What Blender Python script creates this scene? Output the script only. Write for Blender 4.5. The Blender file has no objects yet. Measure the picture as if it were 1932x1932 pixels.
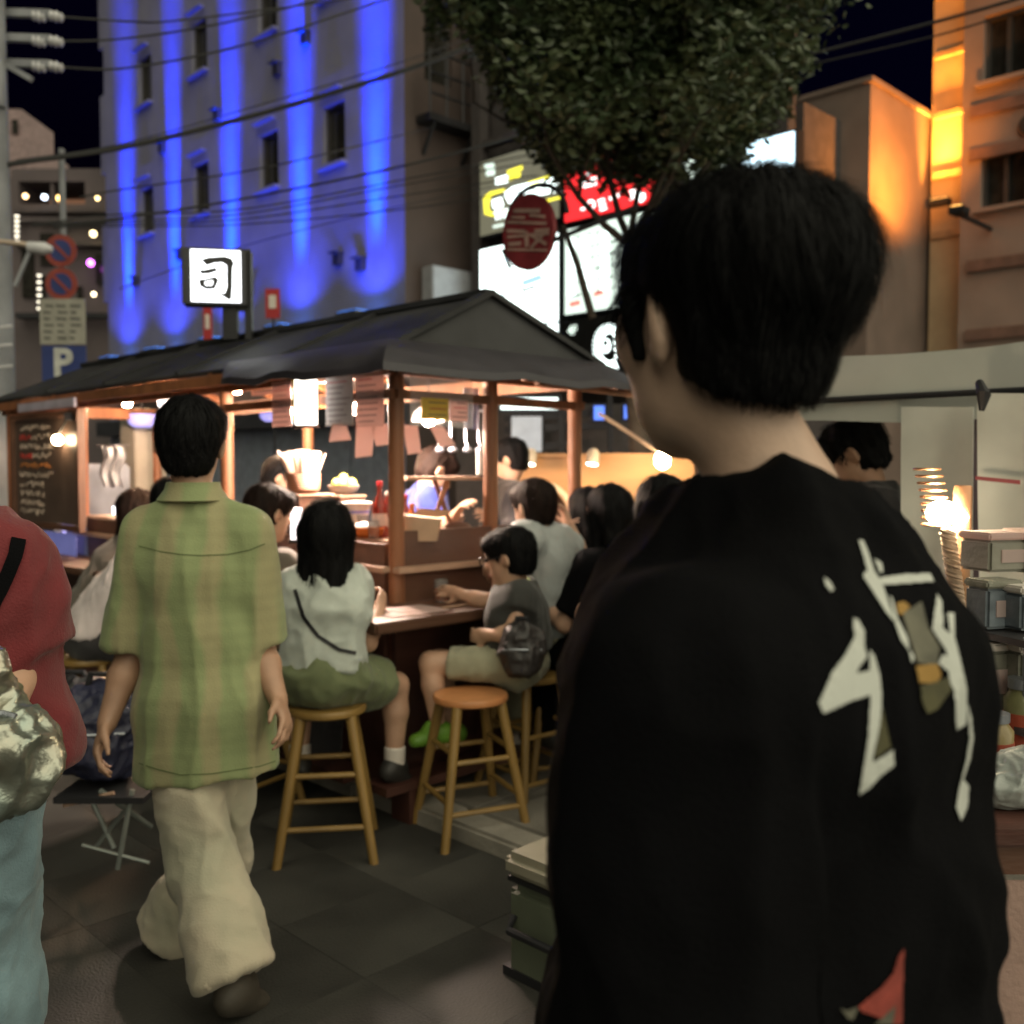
import bpy, bmesh, math, random
import numpy as np
from mathutils import Vector, Matrix
random.seed(7); rng = np.random.default_rng(7)
R = math.radians
scene = bpy.context.scene
COL = scene.collection

# ------------------------------------------------------------------ camera
TILT = R(2.65); CAMZ = 1.48; FPX = 1860.0
cam_d = bpy.data.cameras.new('camera'); cam = bpy.data.objects.new('camera', cam_d); COL.objects.link(cam)
cam.location = (0, 0, CAMZ); cam.rotation_euler = (R(90) - TILT, 0, 0)
cam_d.sensor_width = 36; cam_d.lens = 36 * FPX / 1932; cam_d.clip_start = 0.05; cam_d.clip_end = 500
cam_d.dof.use_dof = True; cam_d.dof.focus_distance = 1.7; cam_d.dof.aperture_fstop = 3.8
scene.camera = cam
# ------------------------------------------------------------------ night sky and city glow
SUN_EL, SUN_AZ = R(42), R(-55)     # glow of the street behind and to the right of the camera
w = bpy.data.worlds.new('World'); scene.world = w; w.use_nodes = True
nt = w.node_tree; bg = nt.nodes['Background']
sky = nt.nodes.new('ShaderNodeTexSky'); sky.sky_type = 'NISHITA'; sky.sun_disc = False
sky.sun_elevation = R(-3.5); sky.sun_rotation = R(125); sky.air_density = 1.0; sky.dust_density = 0.4; sky.ozone_density = 6.0
nt.links.new(sky.outputs[0], bg.inputs[0]); bg.inputs[1].default_value = 0.10
sl = bpy.data.lights.new('sun', 'SUN'); so = bpy.data.objects.new('sun', sl); COL.objects.link(so)
sl.energy = 2.5; sl.angle = R(115); sl.color = (1.0, 0.94, 0.70)
sd = Vector((0.60, -0.62, 0.70)).normalized(); so.rotation_euler = sd.to_track_quat('Z', 'Y').to_euler()
so.location = (0, 0, 30)
vs = scene.view_settings; vs.view_transform = 'Standard'; vs.look = 'None'; vs.exposure = 0.45; vs.gamma = 1.0
vs.use_curve_mapping = False
scene.render.engine = 'CYCLES'
scene.cycles.use_denoising = True; scene.cycles.max_bounces = 6; scene.cycles.sample_clamp_indirect = 4.0
try: scene.cycles.denoiser = 'OPENIMAGEDENOISE'
except Exception: pass

# ------------------------------------------------------------------ layout helper: photo point + distance -> place
_F = Vector((0, math.cos(TILT), -math.sin(TILT))); _U = Vector((0, math.sin(TILT), math.cos(TILT))); _X = Vector((1, 0, 0))
def ray(px, py): return _F + _X * ((px - 966) / FPX) + _U * ((966 - py) / FPX)
def P(px, py, d): return Vector((0, 0, CAMZ)) + ray(px, py) * d
def on_plane(px, py, p0, n):
    r = ray(px, py); c = Vector((0, 0, CAMZ)); p0 = Vector(p0); n = Vector(n)
    return c + r * ((p0 - c).dot(n) / r.dot(n))
def ground(px, py): return on_plane(px, py, (0, 0, 0), (0, 0, 1))
S2 = math.sqrt(.5); DU = Vector((S2, S2, 0)); DV = Vector((-S2, S2, 0))

# ------------------------------------------------------------------ materials
MATS = {}
def mat(name, col, rough=.6, metal=0., var=.18, scale=6., bump=.15, bscale=60., emit=None, es=0., spec=.5, stretch=None, alpha=1., trans=0., col2=None, sheen=0., wrinkle=0., wscale=7.):
    if name in MATS: return MATS[name]
    m = bpy.data.materials.new(name); m.use_nodes = True; n = m.node_tree; b = n.nodes['Principled BSDF']; MATS[name] = m
    tc = n.nodes.new('ShaderNodeTexCoord'); mp = n.nodes.new('ShaderNodeMapping'); n.links.new(tc.outputs['Object'], mp.inputs[0])
    if stretch: mp.inputs['Scale'].default_value = stretch
    no = n.nodes.new('ShaderNodeTexNoise'); no.inputs['Scale'].default_value = scale; no.inputs['Detail'].default_value = 6
    n.links.new(mp.outputs[0], no.inputs[0])
    c = Vector(col); lo = [max(0, x * (1 - var)) for x in c]; hi = [min(1, x * (1 + var)) for x in c]
    if col2: lo, hi = col, col2
    rp = n.nodes.new('ShaderNodeValToRGB'); rp.color_ramp.elements[0].position = .35; rp.color_ramp.elements[1].position = .68
    rp.color_ramp.elements[0].color = (*lo, 1); rp.color_ramp.elements[1].color = (*hi, 1)
    n.links.new(no.outputs[0], rp.inputs[0]); n.links.new(rp.outputs[0], b.inputs['Base Color'])
    mr = n.nodes.new('ShaderNodeMapRange'); mr.inputs['To Min'].default_value = max(0, rough - .1); mr.inputs['To Max'].default_value = min(1, rough + .12)
    n.links.new(no.outputs[0], mr.inputs[0]); n.links.new(mr.outputs[0], b.inputs['Roughness'])
    b.inputs['Metallic'].default_value = metal; b.inputs['Specular IOR Level'].default_value = spec
    b.inputs['Alpha'].default_value = alpha; b.inputs['Transmission Weight'].default_value = trans
    if sheen: b.inputs['Sheen Weight'].default_value = sheen
    if bump:
        nb = n.nodes.new('ShaderNodeTexNoise'); nb.inputs['Scale'].default_value = bscale; nb.inputs['Detail'].default_value = 4
        n.links.new(mp.outputs[0], nb.inputs[0]); bp = n.nodes.new('ShaderNodeBump'); bp.inputs['Strength'].default_value = bump
        bp.inputs['Distance'].default_value = .01
        n.links.new(nb.outputs[0], bp.inputs['Height']); n.links.new(bp.outputs[0], b.inputs['Normal'])
        if wrinkle:
            wn = n.nodes.new('ShaderNodeTexNoise'); wn.noise_type = 'RIDGED_MULTIFRACTAL'; wn.inputs['Scale'].default_value = wscale; wn.inputs['Detail'].default_value = 3; wn.inputs['Distortion'].default_value = .6
            m2 = n.nodes.new('ShaderNodeMapping'); m2.inputs['Scale'].default_value = (1, 1, .45); m2.inputs['Rotation'].default_value = (.3, .5, .2); n.links.new(tc.outputs['Object'], m2.inputs[0]); n.links.new(m2.outputs[0], wn.inputs[0])
            b2 = n.nodes.new('ShaderNodeBump'); b2.inputs['Strength'].default_value = wrinkle; b2.inputs['Distance'].default_value = .012; n.links.new(wn.outputs[0], b2.inputs['Height']); n.links.new(bp.outputs[0], b2.inputs['Normal']); n.links.new(b2.outputs[0], b.inputs['Normal'])
    if emit: b.inputs['Emission Color'].default_value = (*emit, 1); b.inputs['Emission Strength'].default_value = es
    return m
def paper_mat(name, col):
    m = mat(name, col, .7, var=.08, bump=.05); n = m.node_tree; b = n.nodes['Principled BSDF']; t = n.nodes.new('ShaderNodeBsdfTranslucent'); x = n.nodes.new('ShaderNodeMixShader'); t.inputs[0].default_value = (*col, 1); x.inputs[0].default_value = .5
    n.links.new(b.outputs[0], x.inputs[1]); n.links.new(t.outputs[0], x.inputs[2]); n.links.new(x.outputs[0], n.nodes['Material Output'].inputs[0]); return m
def glow(name, col, s):
    return mat(name, col, .5, var=.02, bump=0, emit=col, es=s)
def wave_mat(m, axis, scale, dist, strength):
    """fine courses (tiles, corrugation) as relief on an existing material"""
    n = m.node_tree; b = n.nodes['Principled BSDF']; tc = n.nodes.new('ShaderNodeTexCoord')
    wv = n.nodes.new('ShaderNodeTexWave'); wv.bands_direction = axis; wv.inputs['Scale'].default_value = scale; wv.inputs['Distortion'].default_value = dist
    n.links.new(tc.outputs['Object'], wv.inputs[0]); bp = n.nodes.new('ShaderNodeBump'); bp.inputs['Strength'].default_value = strength; bp.inputs['Distance'].default_value = .02
    n.links.new(wv.outputs['Fac'], bp.inputs['Height']); n.links.new(bp.outputs[0], b.inputs['Normal']); return m

# ------------------------------------------------------------------ mesh helpers
def obj(name, me, parent=None, loc=(0, 0, 0), rz=0.):
    o = bpy.data.objects.new(name, me); COL.objects.link(o); o.location = loc; o.rotation_euler = (0, 0, rz)
    if parent is not None: o.parent = parent
    return o
def tag(o, label, cat, group=None):
    o['label'] = label; o['category'] = cat
    if group: o['group'] = group
    return o
def empty(name, loc, rz=0., label=None, cat=None, group=None):
    o = obj(name, None, None, loc, rz); o.empty_display_size = .1
    if label: tag(o, label, cat, group)
    return o
class MB:
    def __init__(s): s.v = []; s.f = []
    def add(s, vs, fs):
        k = len(s.v); s.v += [Vector(x) for x in vs]; s.f += [tuple(i + k for i in f) for f in fs]; return s
    def box(s, c, size, rot=None):
        c = Vector(c); h = Vector(size) / 2; vs = []
        for sx in (-1, 1):
            for sy in (-1, 1):
                for sz in (-1, 1):
                    q = Vector((sx * h.x, sy * h.y, sz * h.z)); vs.append(c + (rot @ q if rot else q))
        return s.add(vs, [(0, 1, 3, 2), (4, 6, 7, 5), (0, 4, 5, 1), (2, 3, 7, 6), (0, 2, 6, 4), (1, 5, 7, 3)])
    def bar(s, p0, p1, wx, wy, up=(0, 0, 1)):
        p0 = Vector(p0); p1 = Vector(p1); d = (p1 - p0); L = d.length; d.normalize(); up = Vector(up)
        if abs(d.dot(up)) > .95: up = Vector((0, 1, 0))
        x = d.cross(up).normalized(); y = x.cross(d).normalized(); m = Matrix((x, y, d)).transposed()
        return s.box((p0 + p1) / 2, (wx, wy, L), m)
    def cyl(s, p0, p1, r0, r1=None, n=12, cap=True):
        return s.tube([p0, p1], [r0, r0 if r1 is None else r1], n, cap)
    def tube(s, pts, r, n=8, cap=True):
        pts = [Vector(p) for p in pts]; rs = r if isinstance(r, (list, tuple)) else [r] * len(pts); vs = []; fs = []; x = None
        for i, p in enumerate(pts):
            d = (pts[min(i + 1, len(pts) - 1)] - pts[max(i - 1, 0)]).normalized()
            if x is None: x = d.orthogonal().normalized()
            x = (x - d * x.dot(d)).normalized(); y = d.cross(x)
            for k in range(n):
                a = 2 * math.pi * k / n; vs.append(p + (x * math.cos(a) + y * math.sin(a)) * rs[i])
        for i in range(len(pts) - 1):
            for k in range(n): fs.append((i * n + k, i * n + (k + 1) % n, (i + 1) * n + (k + 1) % n, (i + 1) * n + k))
        if cap: fs += [tuple(range(n))[::-1], tuple((len(pts) - 1) * n + k for k in range(n))]
        return s.add(vs, fs)
    def lathe(s, prof, c=(0, 0, 0), n=20, ax=None):
        c = Vector(c); vs = []; fs = []
        q = Vector(ax).to_track_quat('Z', 'Y').to_matrix() if ax is not None else None
        for r, z in prof:
            for k in range(n):
                a = 2 * math.pi * k / n; p = Vector((r * math.cos(a), r * math.sin(a), z)); vs.append(c + (q @ p if q else p))
        for i in range(len(prof) - 1):
            for k in range(n): fs.append((i * n + k, i * n + (k + 1) % n, (i + 1) * n + (k + 1) % n, (i + 1) * n + k))
        fs += [tuple(range(n))[::-1], tuple((len(prof) - 1) * n + k for k in range(n))]
        return s.add(vs, fs)
    def prism(s, pts, nrm, th):
        """closed polygon (3D points) given a thickness along -nrm"""
        nrm = Vector(nrm).normalized(); n = len(pts); a = [Vector(p) for p in pts]; b = [p - nrm * th for p in a]
        return s.add(a + b, [tuple(range(n)), tuple(range(2 * n - 1, n - 1, -1))] + [(i, n + i, n + (i + 1) % n, (i + 1) % n) for i in range(n)])
    def sheet(s, grid, th=.004):
        """grid[i][j] of points -> a cloth with thickness"""
        ni = len(grid); nj = len(grid[0]); g = [[Vector(p) for p in r] for r in grid]; vs = []
        N = []
        for i in range(ni):
            for j in range(nj):
                a = g[min(i + 1, ni - 1)][j] - g[max(i - 1, 0)][j]; b = g[i][min(j + 1, nj - 1)] - g[i][max(j - 1, 0)]
                nn = a.cross(b); N.append(nn.normalized() if nn.length > 1e-9 else Vector((0, 0, 1)))
        top = [g[i][j] for i in range(ni) for j in range(nj)]; bot = [p - n * th for p, n in zip(top, N)]
        t = lambda i, j: i * nj + j; o = ni * nj; fs = []
        for i in range(ni - 1):
            for j in range(nj - 1):
                fs.append((t(i, j), t(i + 1, j), t(i + 1, j + 1), t(i, j + 1))); fs.append((o + t(i, j), o + t(i, j + 1), o + t(i + 1, j + 1), o + t(i + 1, j)))
        ring = [t(0, j) for j in range(nj)] + [t(i, nj - 1) for i in range(1, ni)] + [t(ni - 1, j) for j in range(nj - 2, -1, -1)] + [t(i, 0) for i in range(ni - 2, 0, -1)]
        for k in range(len(ring)):
            a, b = ring[k], ring[(k + 1) % len(ring)]; fs.append((a, b, o + b, o + a))
        return s.add(top + bot, fs)
    def sphere(s, c, r, n=14, m=8, sc=(1, 1, 1)):
        c = Vector(c); vs = [c + Vector((0, 0, -r * sc[2]))]; fs = []
        for i in range(1, m):
            t = math.pi * i / m - math.pi / 2
            for k in range(n):
                a = 2 * math.pi * k / n; vs.append(c + Vector((r * sc[0] * math.cos(t) * math.cos(a), r * sc[1] * math.cos(t) * math.sin(a), r * sc[2] * math.sin(t))))
        vs.append(c + Vector((0, 0, r * sc[2]))); L = len(vs) - 1
        for k in range(n):
            fs.append((0, 1 + (k + 1) % n, 1 + k)); fs.append((L, 1 + (m - 2) * n + k, 1 + (m - 2) * n + (k + 1) % n))
        for i in range(m - 2):
            for k in range(n): fs.append((1 + i * n + k, 1 + i * n + (k + 1) % n, 1 + (i + 1) * n + (k + 1) % n, 1 + (i + 1) * n + k))
        return s.add(vs, fs)
    def build(s, name, m, parent=None, origin=None, smooth=False, bevel=0., loc=(0, 0, 0), rz=0.):
        if origin is not None: s.v = [x - Vector(origin) for x in s.v]
        me = bpy.data.meshes.new(name); me.from_pydata([tuple(x) for x in s.v], [], s.f)
        bm = bmesh.new(); bm.from_mesh(me); bmesh.ops.recalc_face_normals(bm, faces=bm.faces)
        if bevel: bmesh.ops.bevel(bm, geom=[e for e in bm.edges if len(e.link_faces) == 2 and e.calc_face_angle(0) > .6], offset=bevel, segments=2, affect='EDGES', clamp_overlap=True)
        bm.to_mesh(me); bm.free()
        if smooth:
            me.polygons.foreach_set('use_smooth', [True] * len(me.polygons))
            try: me.set_sharp_from_angle(angle=R(40))
            except Exception: pass
        me.materials.append(m); return obj(name, me, parent, loc, rz)
def text_mesh(name, body, size, m, parent, origin, xdir, nrm, at, bold=.02, depth=.004):
    """raised lettering; at = lower left corner"""
    cu = bpy.data.curves.new(name, 'FONT'); cu.body = body; cu.size = size; cu.offset = bold * size; cu.extrude = depth
    o = bpy.data.objects.new(name, cu); COL.objects.link(o)
    dg = bpy.context.evaluated_depsgraph_get(); dg.update(); me = bpy.data.meshes.new_from_object(o.evaluated_get(dg)); bpy.data.objects.remove(o)
    x = Vector(xdir).normalized(); z = Vector(nrm).normalized(); y = z.cross(x); M = Matrix((x, y, z)).transposed().to_4x4(); M.translation = Vector(at) - Vector(origin)
    me.transform(M); me.materials.clear(); me.materials.append(m); me.name = name
    return obj(name, me, parent)

# ------------------------------------------------------------------ implicit surfaces for bodies and cloth
def A(p): return np.array(p, dtype=np.float32)
def nz(v): v = np.asarray(v, dtype=np.float64); return v / max(1e-9, np.linalg.norm(v))
class SDF:
    BIG = .12
    def __init__(s, lo, hi, res):
        s.lo = A(lo); s.res = res; n = np.ceil((A(hi) - s.lo) / res).astype(int) + 1; s.n = n
        s.ax = [s.lo[i] + np.arange(n[i], dtype=np.float32) * res for i in range(3)]; s.F = np.full(n, s.BIG, np.float32)
    def sub(s, lo, hi):
        sl = []
        for i in range(3):
            a = int(max(0, math.floor((lo[i] - s.lo[i]) / s.res))); b = int(min(s.n[i], math.ceil((hi[i] - s.lo[i]) / s.res) + 1)); sl.append(slice(a, max(a, b)))
        return tuple(sl), s.ax[0][sl[0]][:, None, None], s.ax[1][sl[1]][None, :, None], s.ax[2][sl[2]][None, None, :]
    def put(s, sl, d, k, op='u'):
        a = s.F[sl]
        if a.size == 0: return
        if op == 'u':
            h = np.maximum(k - np.abs(a - d), 0) / max(k, 1e-6); s.F[sl] = np.minimum(a, d) - h * h * k * .25
        else:
            d = -d; h = np.maximum(k - np.abs(a - d), 0) / max(k, 1e-6); s.F[sl] = np.maximum(a, d) + h * h * k * .25
    def econe(s, p0, p1, r0, r1, side=None, k=.03, cuts=(), op='u'):
        """tapered limb; r = radius or (across, deep); side = across direction"""
        p0, p1 = A(p0), A(p1); r0 = (r0, r0) if np.isscalar(r0) else r0; r1 = (r1, r1) if np.isscalar(r1) else r1
        m = max(*r0, *r1) + .05 + k; sl, x, y, z = s.sub(np.minimum(p0, p1) - m, np.maximum(p0, p1) + m)
        d = p1 - p0; L2 = float(d @ d) + 1e-9; qx, qy, qz = x - p0[0], y - p0[1], z - p0[2]
        t = np.clip((qx * d[0] + qy * d[1] + qz * d[2]) / L2, 0, 1); qx = qx - t * d[0]; qy = qy - t * d[1]; qz = qz - t * d[2]
        rx = r0[0] + t * (r1[0] - r0[0]); ry = r0[1] + t * (r1[1] - r0[1])
        if side is None: v = np.sqrt(qx * qx + qy * qy + qz * qz) - rx
        else:
            w = A(nz(side)); qw = qx * w[0] + qy * w[1] + qz * w[2]; q2 = np.maximum(qx * qx + qy * qy + qz * qz - qw * qw, 0)
            v = (np.sqrt((qw / rx) ** 2 + q2 / ry ** 2) - 1) * np.minimum(rx, ry)
        for (pt, n) in cuts:
            pt = A(pt); n = A(nz(n)); v = np.maximum(v, (x - pt[0]) * n[0] + (y - pt[1]) * n[1] + (z - pt[2]) * n[2])
        s.put(sl, v, k, op)
    def ell(s, c, r, M=None, k=.02, op='u', cuts=()):
        c = A(c); m = max(r) + .04 + k; sl, x, y, z = s.sub(c - m, c + m); qx, qy, qz = x - c[0], y - c[1], z - c[2]
        if M is None: u, v_, w_ = qx, qy, qz
        else: M = np.asarray(M, np.float32); u = qx * M[0, 0] + qy * M[1, 0] + qz * M[2, 0]; v_ = qx * M[0, 1] + qy * M[1, 1] + qz * M[2, 1]; w_ = qx * M[0, 2] + qy * M[1, 2] + qz * M[2, 2]
        v = (np.sqrt((u / r[0]) ** 2 + (v_ / r[1]) ** 2 + (w_ / r[2]) ** 2) - 1) * min(r)
        for (pt, n) in cuts:
            pt = A(pt); n = A(nz(n)); v = np.maximum(v, (x - pt[0]) * n[0] + (y - pt[1]) * n[1] + (z - pt[2]) * n[2])
        s.put(sl, v, k, op)
    def plane(s, pt, n):
        pt = A(pt); n = A(nz(n)); x, y, z = s.ax[0][:, None, None], s.ax[1][None, :, None], s.ax[2][None, None, :]
        s.F = np.maximum(s.F, (x - pt[0]) * n[0] + (y - pt[1]) * n[1] + (z - pt[2]) * n[2])
    def mesh(s, smooth=1):
        F = s.F; F[0] = F[-1] = s.BIG; F[:, 0] = F[:, -1] = s.BIG; F[:, :, 0] = F[:, :, -1] = s.BIG
        S = F < 0; nx, ny, nz_ = F.shape; cnt = np.zeros((nx - 1, ny - 1, nz_ - 1), np.uint8)
        for a in (0, 1):
            for b in (0, 1):
                for c in (0, 1): cnt += S[a:nx - 1 + a, b:ny - 1 + b, c:nz_ - 1 + c]
        I = np.argwhere((cnt > 0) & (cnt < 8)); idx = np.full(cnt.shape, -1, np.int32); idx[I[:, 0], I[:, 1], I[:, 2]] = np.arange(len(I))
        acc = np.zeros((len(I), 3)); num = np.zeros(len(I)); C = [(a, b, c) for a in (0, 1) for b in (0, 1) for c in (0, 1)]
        val = {c: F[I[:, 0] + c[0], I[:, 1] + c[1], I[:, 2] + c[2]] for c in C}
        for c in C:
            for ax in range(3):
                if c[ax]: continue
                e = list(c); e[ax] = 1; e = tuple(e); fa, fb = val[c], val[e]; m = (fa < 0) != (fb < 0)
                t = np.where(m, fa / np.where(m, fa - fb, 1), 0); pt = np.repeat(np.array(c, float)[None], len(I), 0); pt[:, ax] += t
                acc[m] += pt[m]; num += m
        V = (I + acc / num[:, None]) * s.res + s.lo; Q = []
        for ax in range(3):
            sh = [slice(None)] * 3; sh2 = [slice(None)] * 3; sh[ax] = slice(0, -1); sh2[ax] = slice(1, None); a = S[tuple(sh)]; b = S[tuple(sh2)]
            E = np.argwhere(a != b); o = [i for i in range(3) if i != ax]; E = E[(E[:, o[0]] > 0) & (E[:, o[1]] > 0)]
            def cell(d0, d1):
                q = E.copy(); q[:, o[0]] -= d0; q[:, o[1]] -= d1; return idx[q[:, 0], q[:, 1], q[:, 2]]
            q = np.stack([cell(1, 1), cell(0, 1), cell(0, 0), cell(1, 0)], 1); fl = a[E[:, 0], E[:, 1], E[:, 2]]
            if ax == 1: fl = ~fl
            q[~fl] = q[~fl][:, ::-1]; Q.append(q)
        Q = np.concatenate(Q); Q = Q[(Q >= 0).all(1)]
        for _ in range(smooth):
            acc = np.zeros_like(V); num = np.zeros(len(V))
            for i in range(4):
                np.add.at(acc, Q[:, i], V[Q[:, (i + 1) % 4]]); np.add.at(num, Q[:, i], 1); np.add.at(acc, Q[:, (i + 1) % 4], V[Q[:, i]]); np.add.at(num, Q[:, (i + 1) % 4], 1)
            V = .5 * V + .5 * acc / np.maximum(num, 1)[:, None]
        return V, Q
def vnormals(V, Q):
    n = np.cross(V[Q[:, 2]] - V[Q[:, 0]], V[Q[:, 3]] - V[Q[:, 1]]); N = np.zeros_like(V)
    for i in range(4): np.add.at(N, Q[:, i], n)
    return N / np.maximum(np.linalg.norm(N, axis=1), 1e-9)[:, None]
def vnoise(p, seed=0):
    p = np.asarray(p, float); i = np.floor(p).astype(np.int64); f = p - i; f = f * f * (3 - 2 * f); out = 0
    for a in (0, 1):
        for b in (0, 1):
            for c in (0, 1):
                h = ((i[:, 0] + a) * 73856093) ^ ((i[:, 1] + b) * 19349663) ^ ((i[:, 2] + c) * 83492791) ^ (seed * 2654435761)
                h = (h ^ (h >> 13)) * 1274126177 & 0x7fffffff; h = (h ^ (h >> 16)) & 0xffff
                wgt = (f[:, 0] if a else 1 - f[:, 0]) * (f[:, 1] if b else 1 - f[:, 1]) * (f[:, 2] if c else 1 - f[:, 2]); out = out + wgt * (h / 65535.)
    return out
def folds(V, amp, sc=(9, 9, 3), seed=1, ridge=True):
    w_ = V + .06 * np.stack([vnoise(V * 5, seed + 11), vnoise(V * 5, seed + 12), vnoise(V * 5, seed + 13)], 1)
    a = vnoise(w_ * np.array(sc), seed); b = vnoise(w_ * np.array(sc) * 2.3, seed + 3)
    if ridge: a = (1 - np.abs(2 * a - 1)) ** 1.8; b = (1 - np.abs(2 * b - 1)) ** 1.8
    return amp * ((a - .4) * 1.5 + (b - .4) * .6)
def np_mesh(name, V, Q, m, parent, origin=(0, 0, 0)):
    me = bpy.data.meshes.new(name); V = V - np.asarray(origin, float)
    me.vertices.add(len(V)); me.vertices.foreach_set('co', V.astype(np.float32).ravel()); n = len(Q); w_ = Q.shape[1]
    me.loops.add(n * w_); me.loops.foreach_set('vertex_index', Q.astype(np.int32).ravel()); me.polygons.add(n)
    me.polygons.foreach_set('loop_start', np.arange(0, n * w_, w_, dtype=np.int32)); me.polygons.foreach_set('use_smooth', np.ones(n, bool))
    me.update(calc_edges=True); me.validate(); me.materials.append(m); return obj(name, me, parent)
# ------------------------------------------------------------------ people
def rotm(f, p=0., r=0.):
    return np.array(Matrix.Rotation(-R(f), 3, 'Z') @ Matrix.Rotation(R(p), 3, 'X') @ Matrix.Rotation(R(r), 3, 'Y'))
SKIN = mat('skin', (.50, .30, .205), .5, var=.1, scale=14, bump=.06, bscale=180)
SKIN_P = mat('skin_pale', (.60, .41, .31), .48, var=.12, scale=18, bump=.12, bscale=240)
SKIN_D = mat('skin_dark', (.40, .235, .155), .5, var=.12, scale=14, bump=.06, bscale=180)  # a darker skin tone
HAIR = mat('black_hair', (.005, .005, .0055), .62, var=.3, spec=.1, scale=30, bump=.4, bscale=90, stretch=(1, 1, .12))
HAIR_B = mat('brown_hair', (.017, .010, .008), .6, spec=.1, var=.35, scale=30, bump=.5, bscale=90, stretch=(1, 1, .12))
EYE = mat('eye_dark', (.02, .015, .012), .2, bump=0)
LIP = mat('lip', (.38, .14, .12), .45, bump=0)
def lerp(a, b, t): return A(a) * (1 - t) + A(b) * t
def hand(S, w_, d, n, sd, curl=.5, q=1.):
    d = nz(d); n = nz(np.asarray(n) - d * np.dot(n, d)); s_ = np.cross(d, n) * sd; M = np.stack([s_, d, n], 1)
    S.ell(w_ + d * .045 * q, (.041 * q, .055 * q, .017 * q), M, k=.018)
    for i, L in enumerate((.040, .045, .042, .033)):
        c = curl * (1 + .12 * i); b = w_ + (d * .088 + s_ * (.029 - .0195 * i) - d * .004 * abs(i - 1)) * q
        d1 = d * math.cos(c) + n * math.sin(c) + s_ * (.06 - .04 * i); p1 = b + nz(d1) * L * q; d2 = d * math.cos(2 * c) + n * math.sin(2 * c); p2 = p1 + nz(d2) * L * .72 * q
        S.econe(b, p1, .0088 * q, .008 * q, k=.006); S.econe(p1, p2, .008 * q, .0068 * q, k=.004)
    tb = w_ + (d * .028 + s_ * .034) * q; t1 = tb + nz(d * .75 + s_ * .5 + n * .35) * .042 * q; t2 = t1 + nz(d * .9 + s_ * .1 + n * .45) * .03 * q
    S.econe(tb, t1, .0115 * q, .0098 * q, k=.012); S.econe(t1, t2, .0098 * q, .0075 * q, k=.004)
def strands(V, N, hc, Mh, hs, n, down=False, wd=.0009, lift=.006, lmin=.02, lmax=.05, skip=None, seed=1):
    """thin hair strips lying on a hair surface"""
    g = np.random.default_rng(seed); ks = g.choice(len(V), n); SV = []; SF = []; crown = np.array((0, -.04, .16)) * hs; L_ = ((V - hc) @ Mh)
    for k in ks:
        p, l_, nrm = V[k], L_[k], N[k]
        if skip is not None and skip(l_): continue
        d = np.array((0, 0, -1.)) if down and l_[2] < .06 else Mh @ (l_ - crown); d = d - nrm * d.dot(nrm); d = nz(d) + g.normal(0, .12, 3); sd_ = nz(np.cross(d, nrm)) * wd; tp_ = .45 if l_[2] < -.01 and not down else 1.; L0 = g.uniform(lmin, lmax) * tp_; i = len(SV); fly = g.random() < .3
        for t in (0, .33, .66, 1.):
            q = p + d * L0 * (t - .3) + nrm * (.001 + lift * tp_ * math.sin(math.pi * t) + (.8 * lift * tp_ * t if fly else -.002 * t * t)); SV += [q - sd_ * (1 - t * .8), q + sd_ * (1 - t * .8)]
        SF += [(i, i + 1, i + 3, i + 2), (i + 2, i + 3, i + 5, i + 4), (i + 4, i + 5, i + 7, i + 6)]
    return np.array(SV), np.array(SF)
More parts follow.
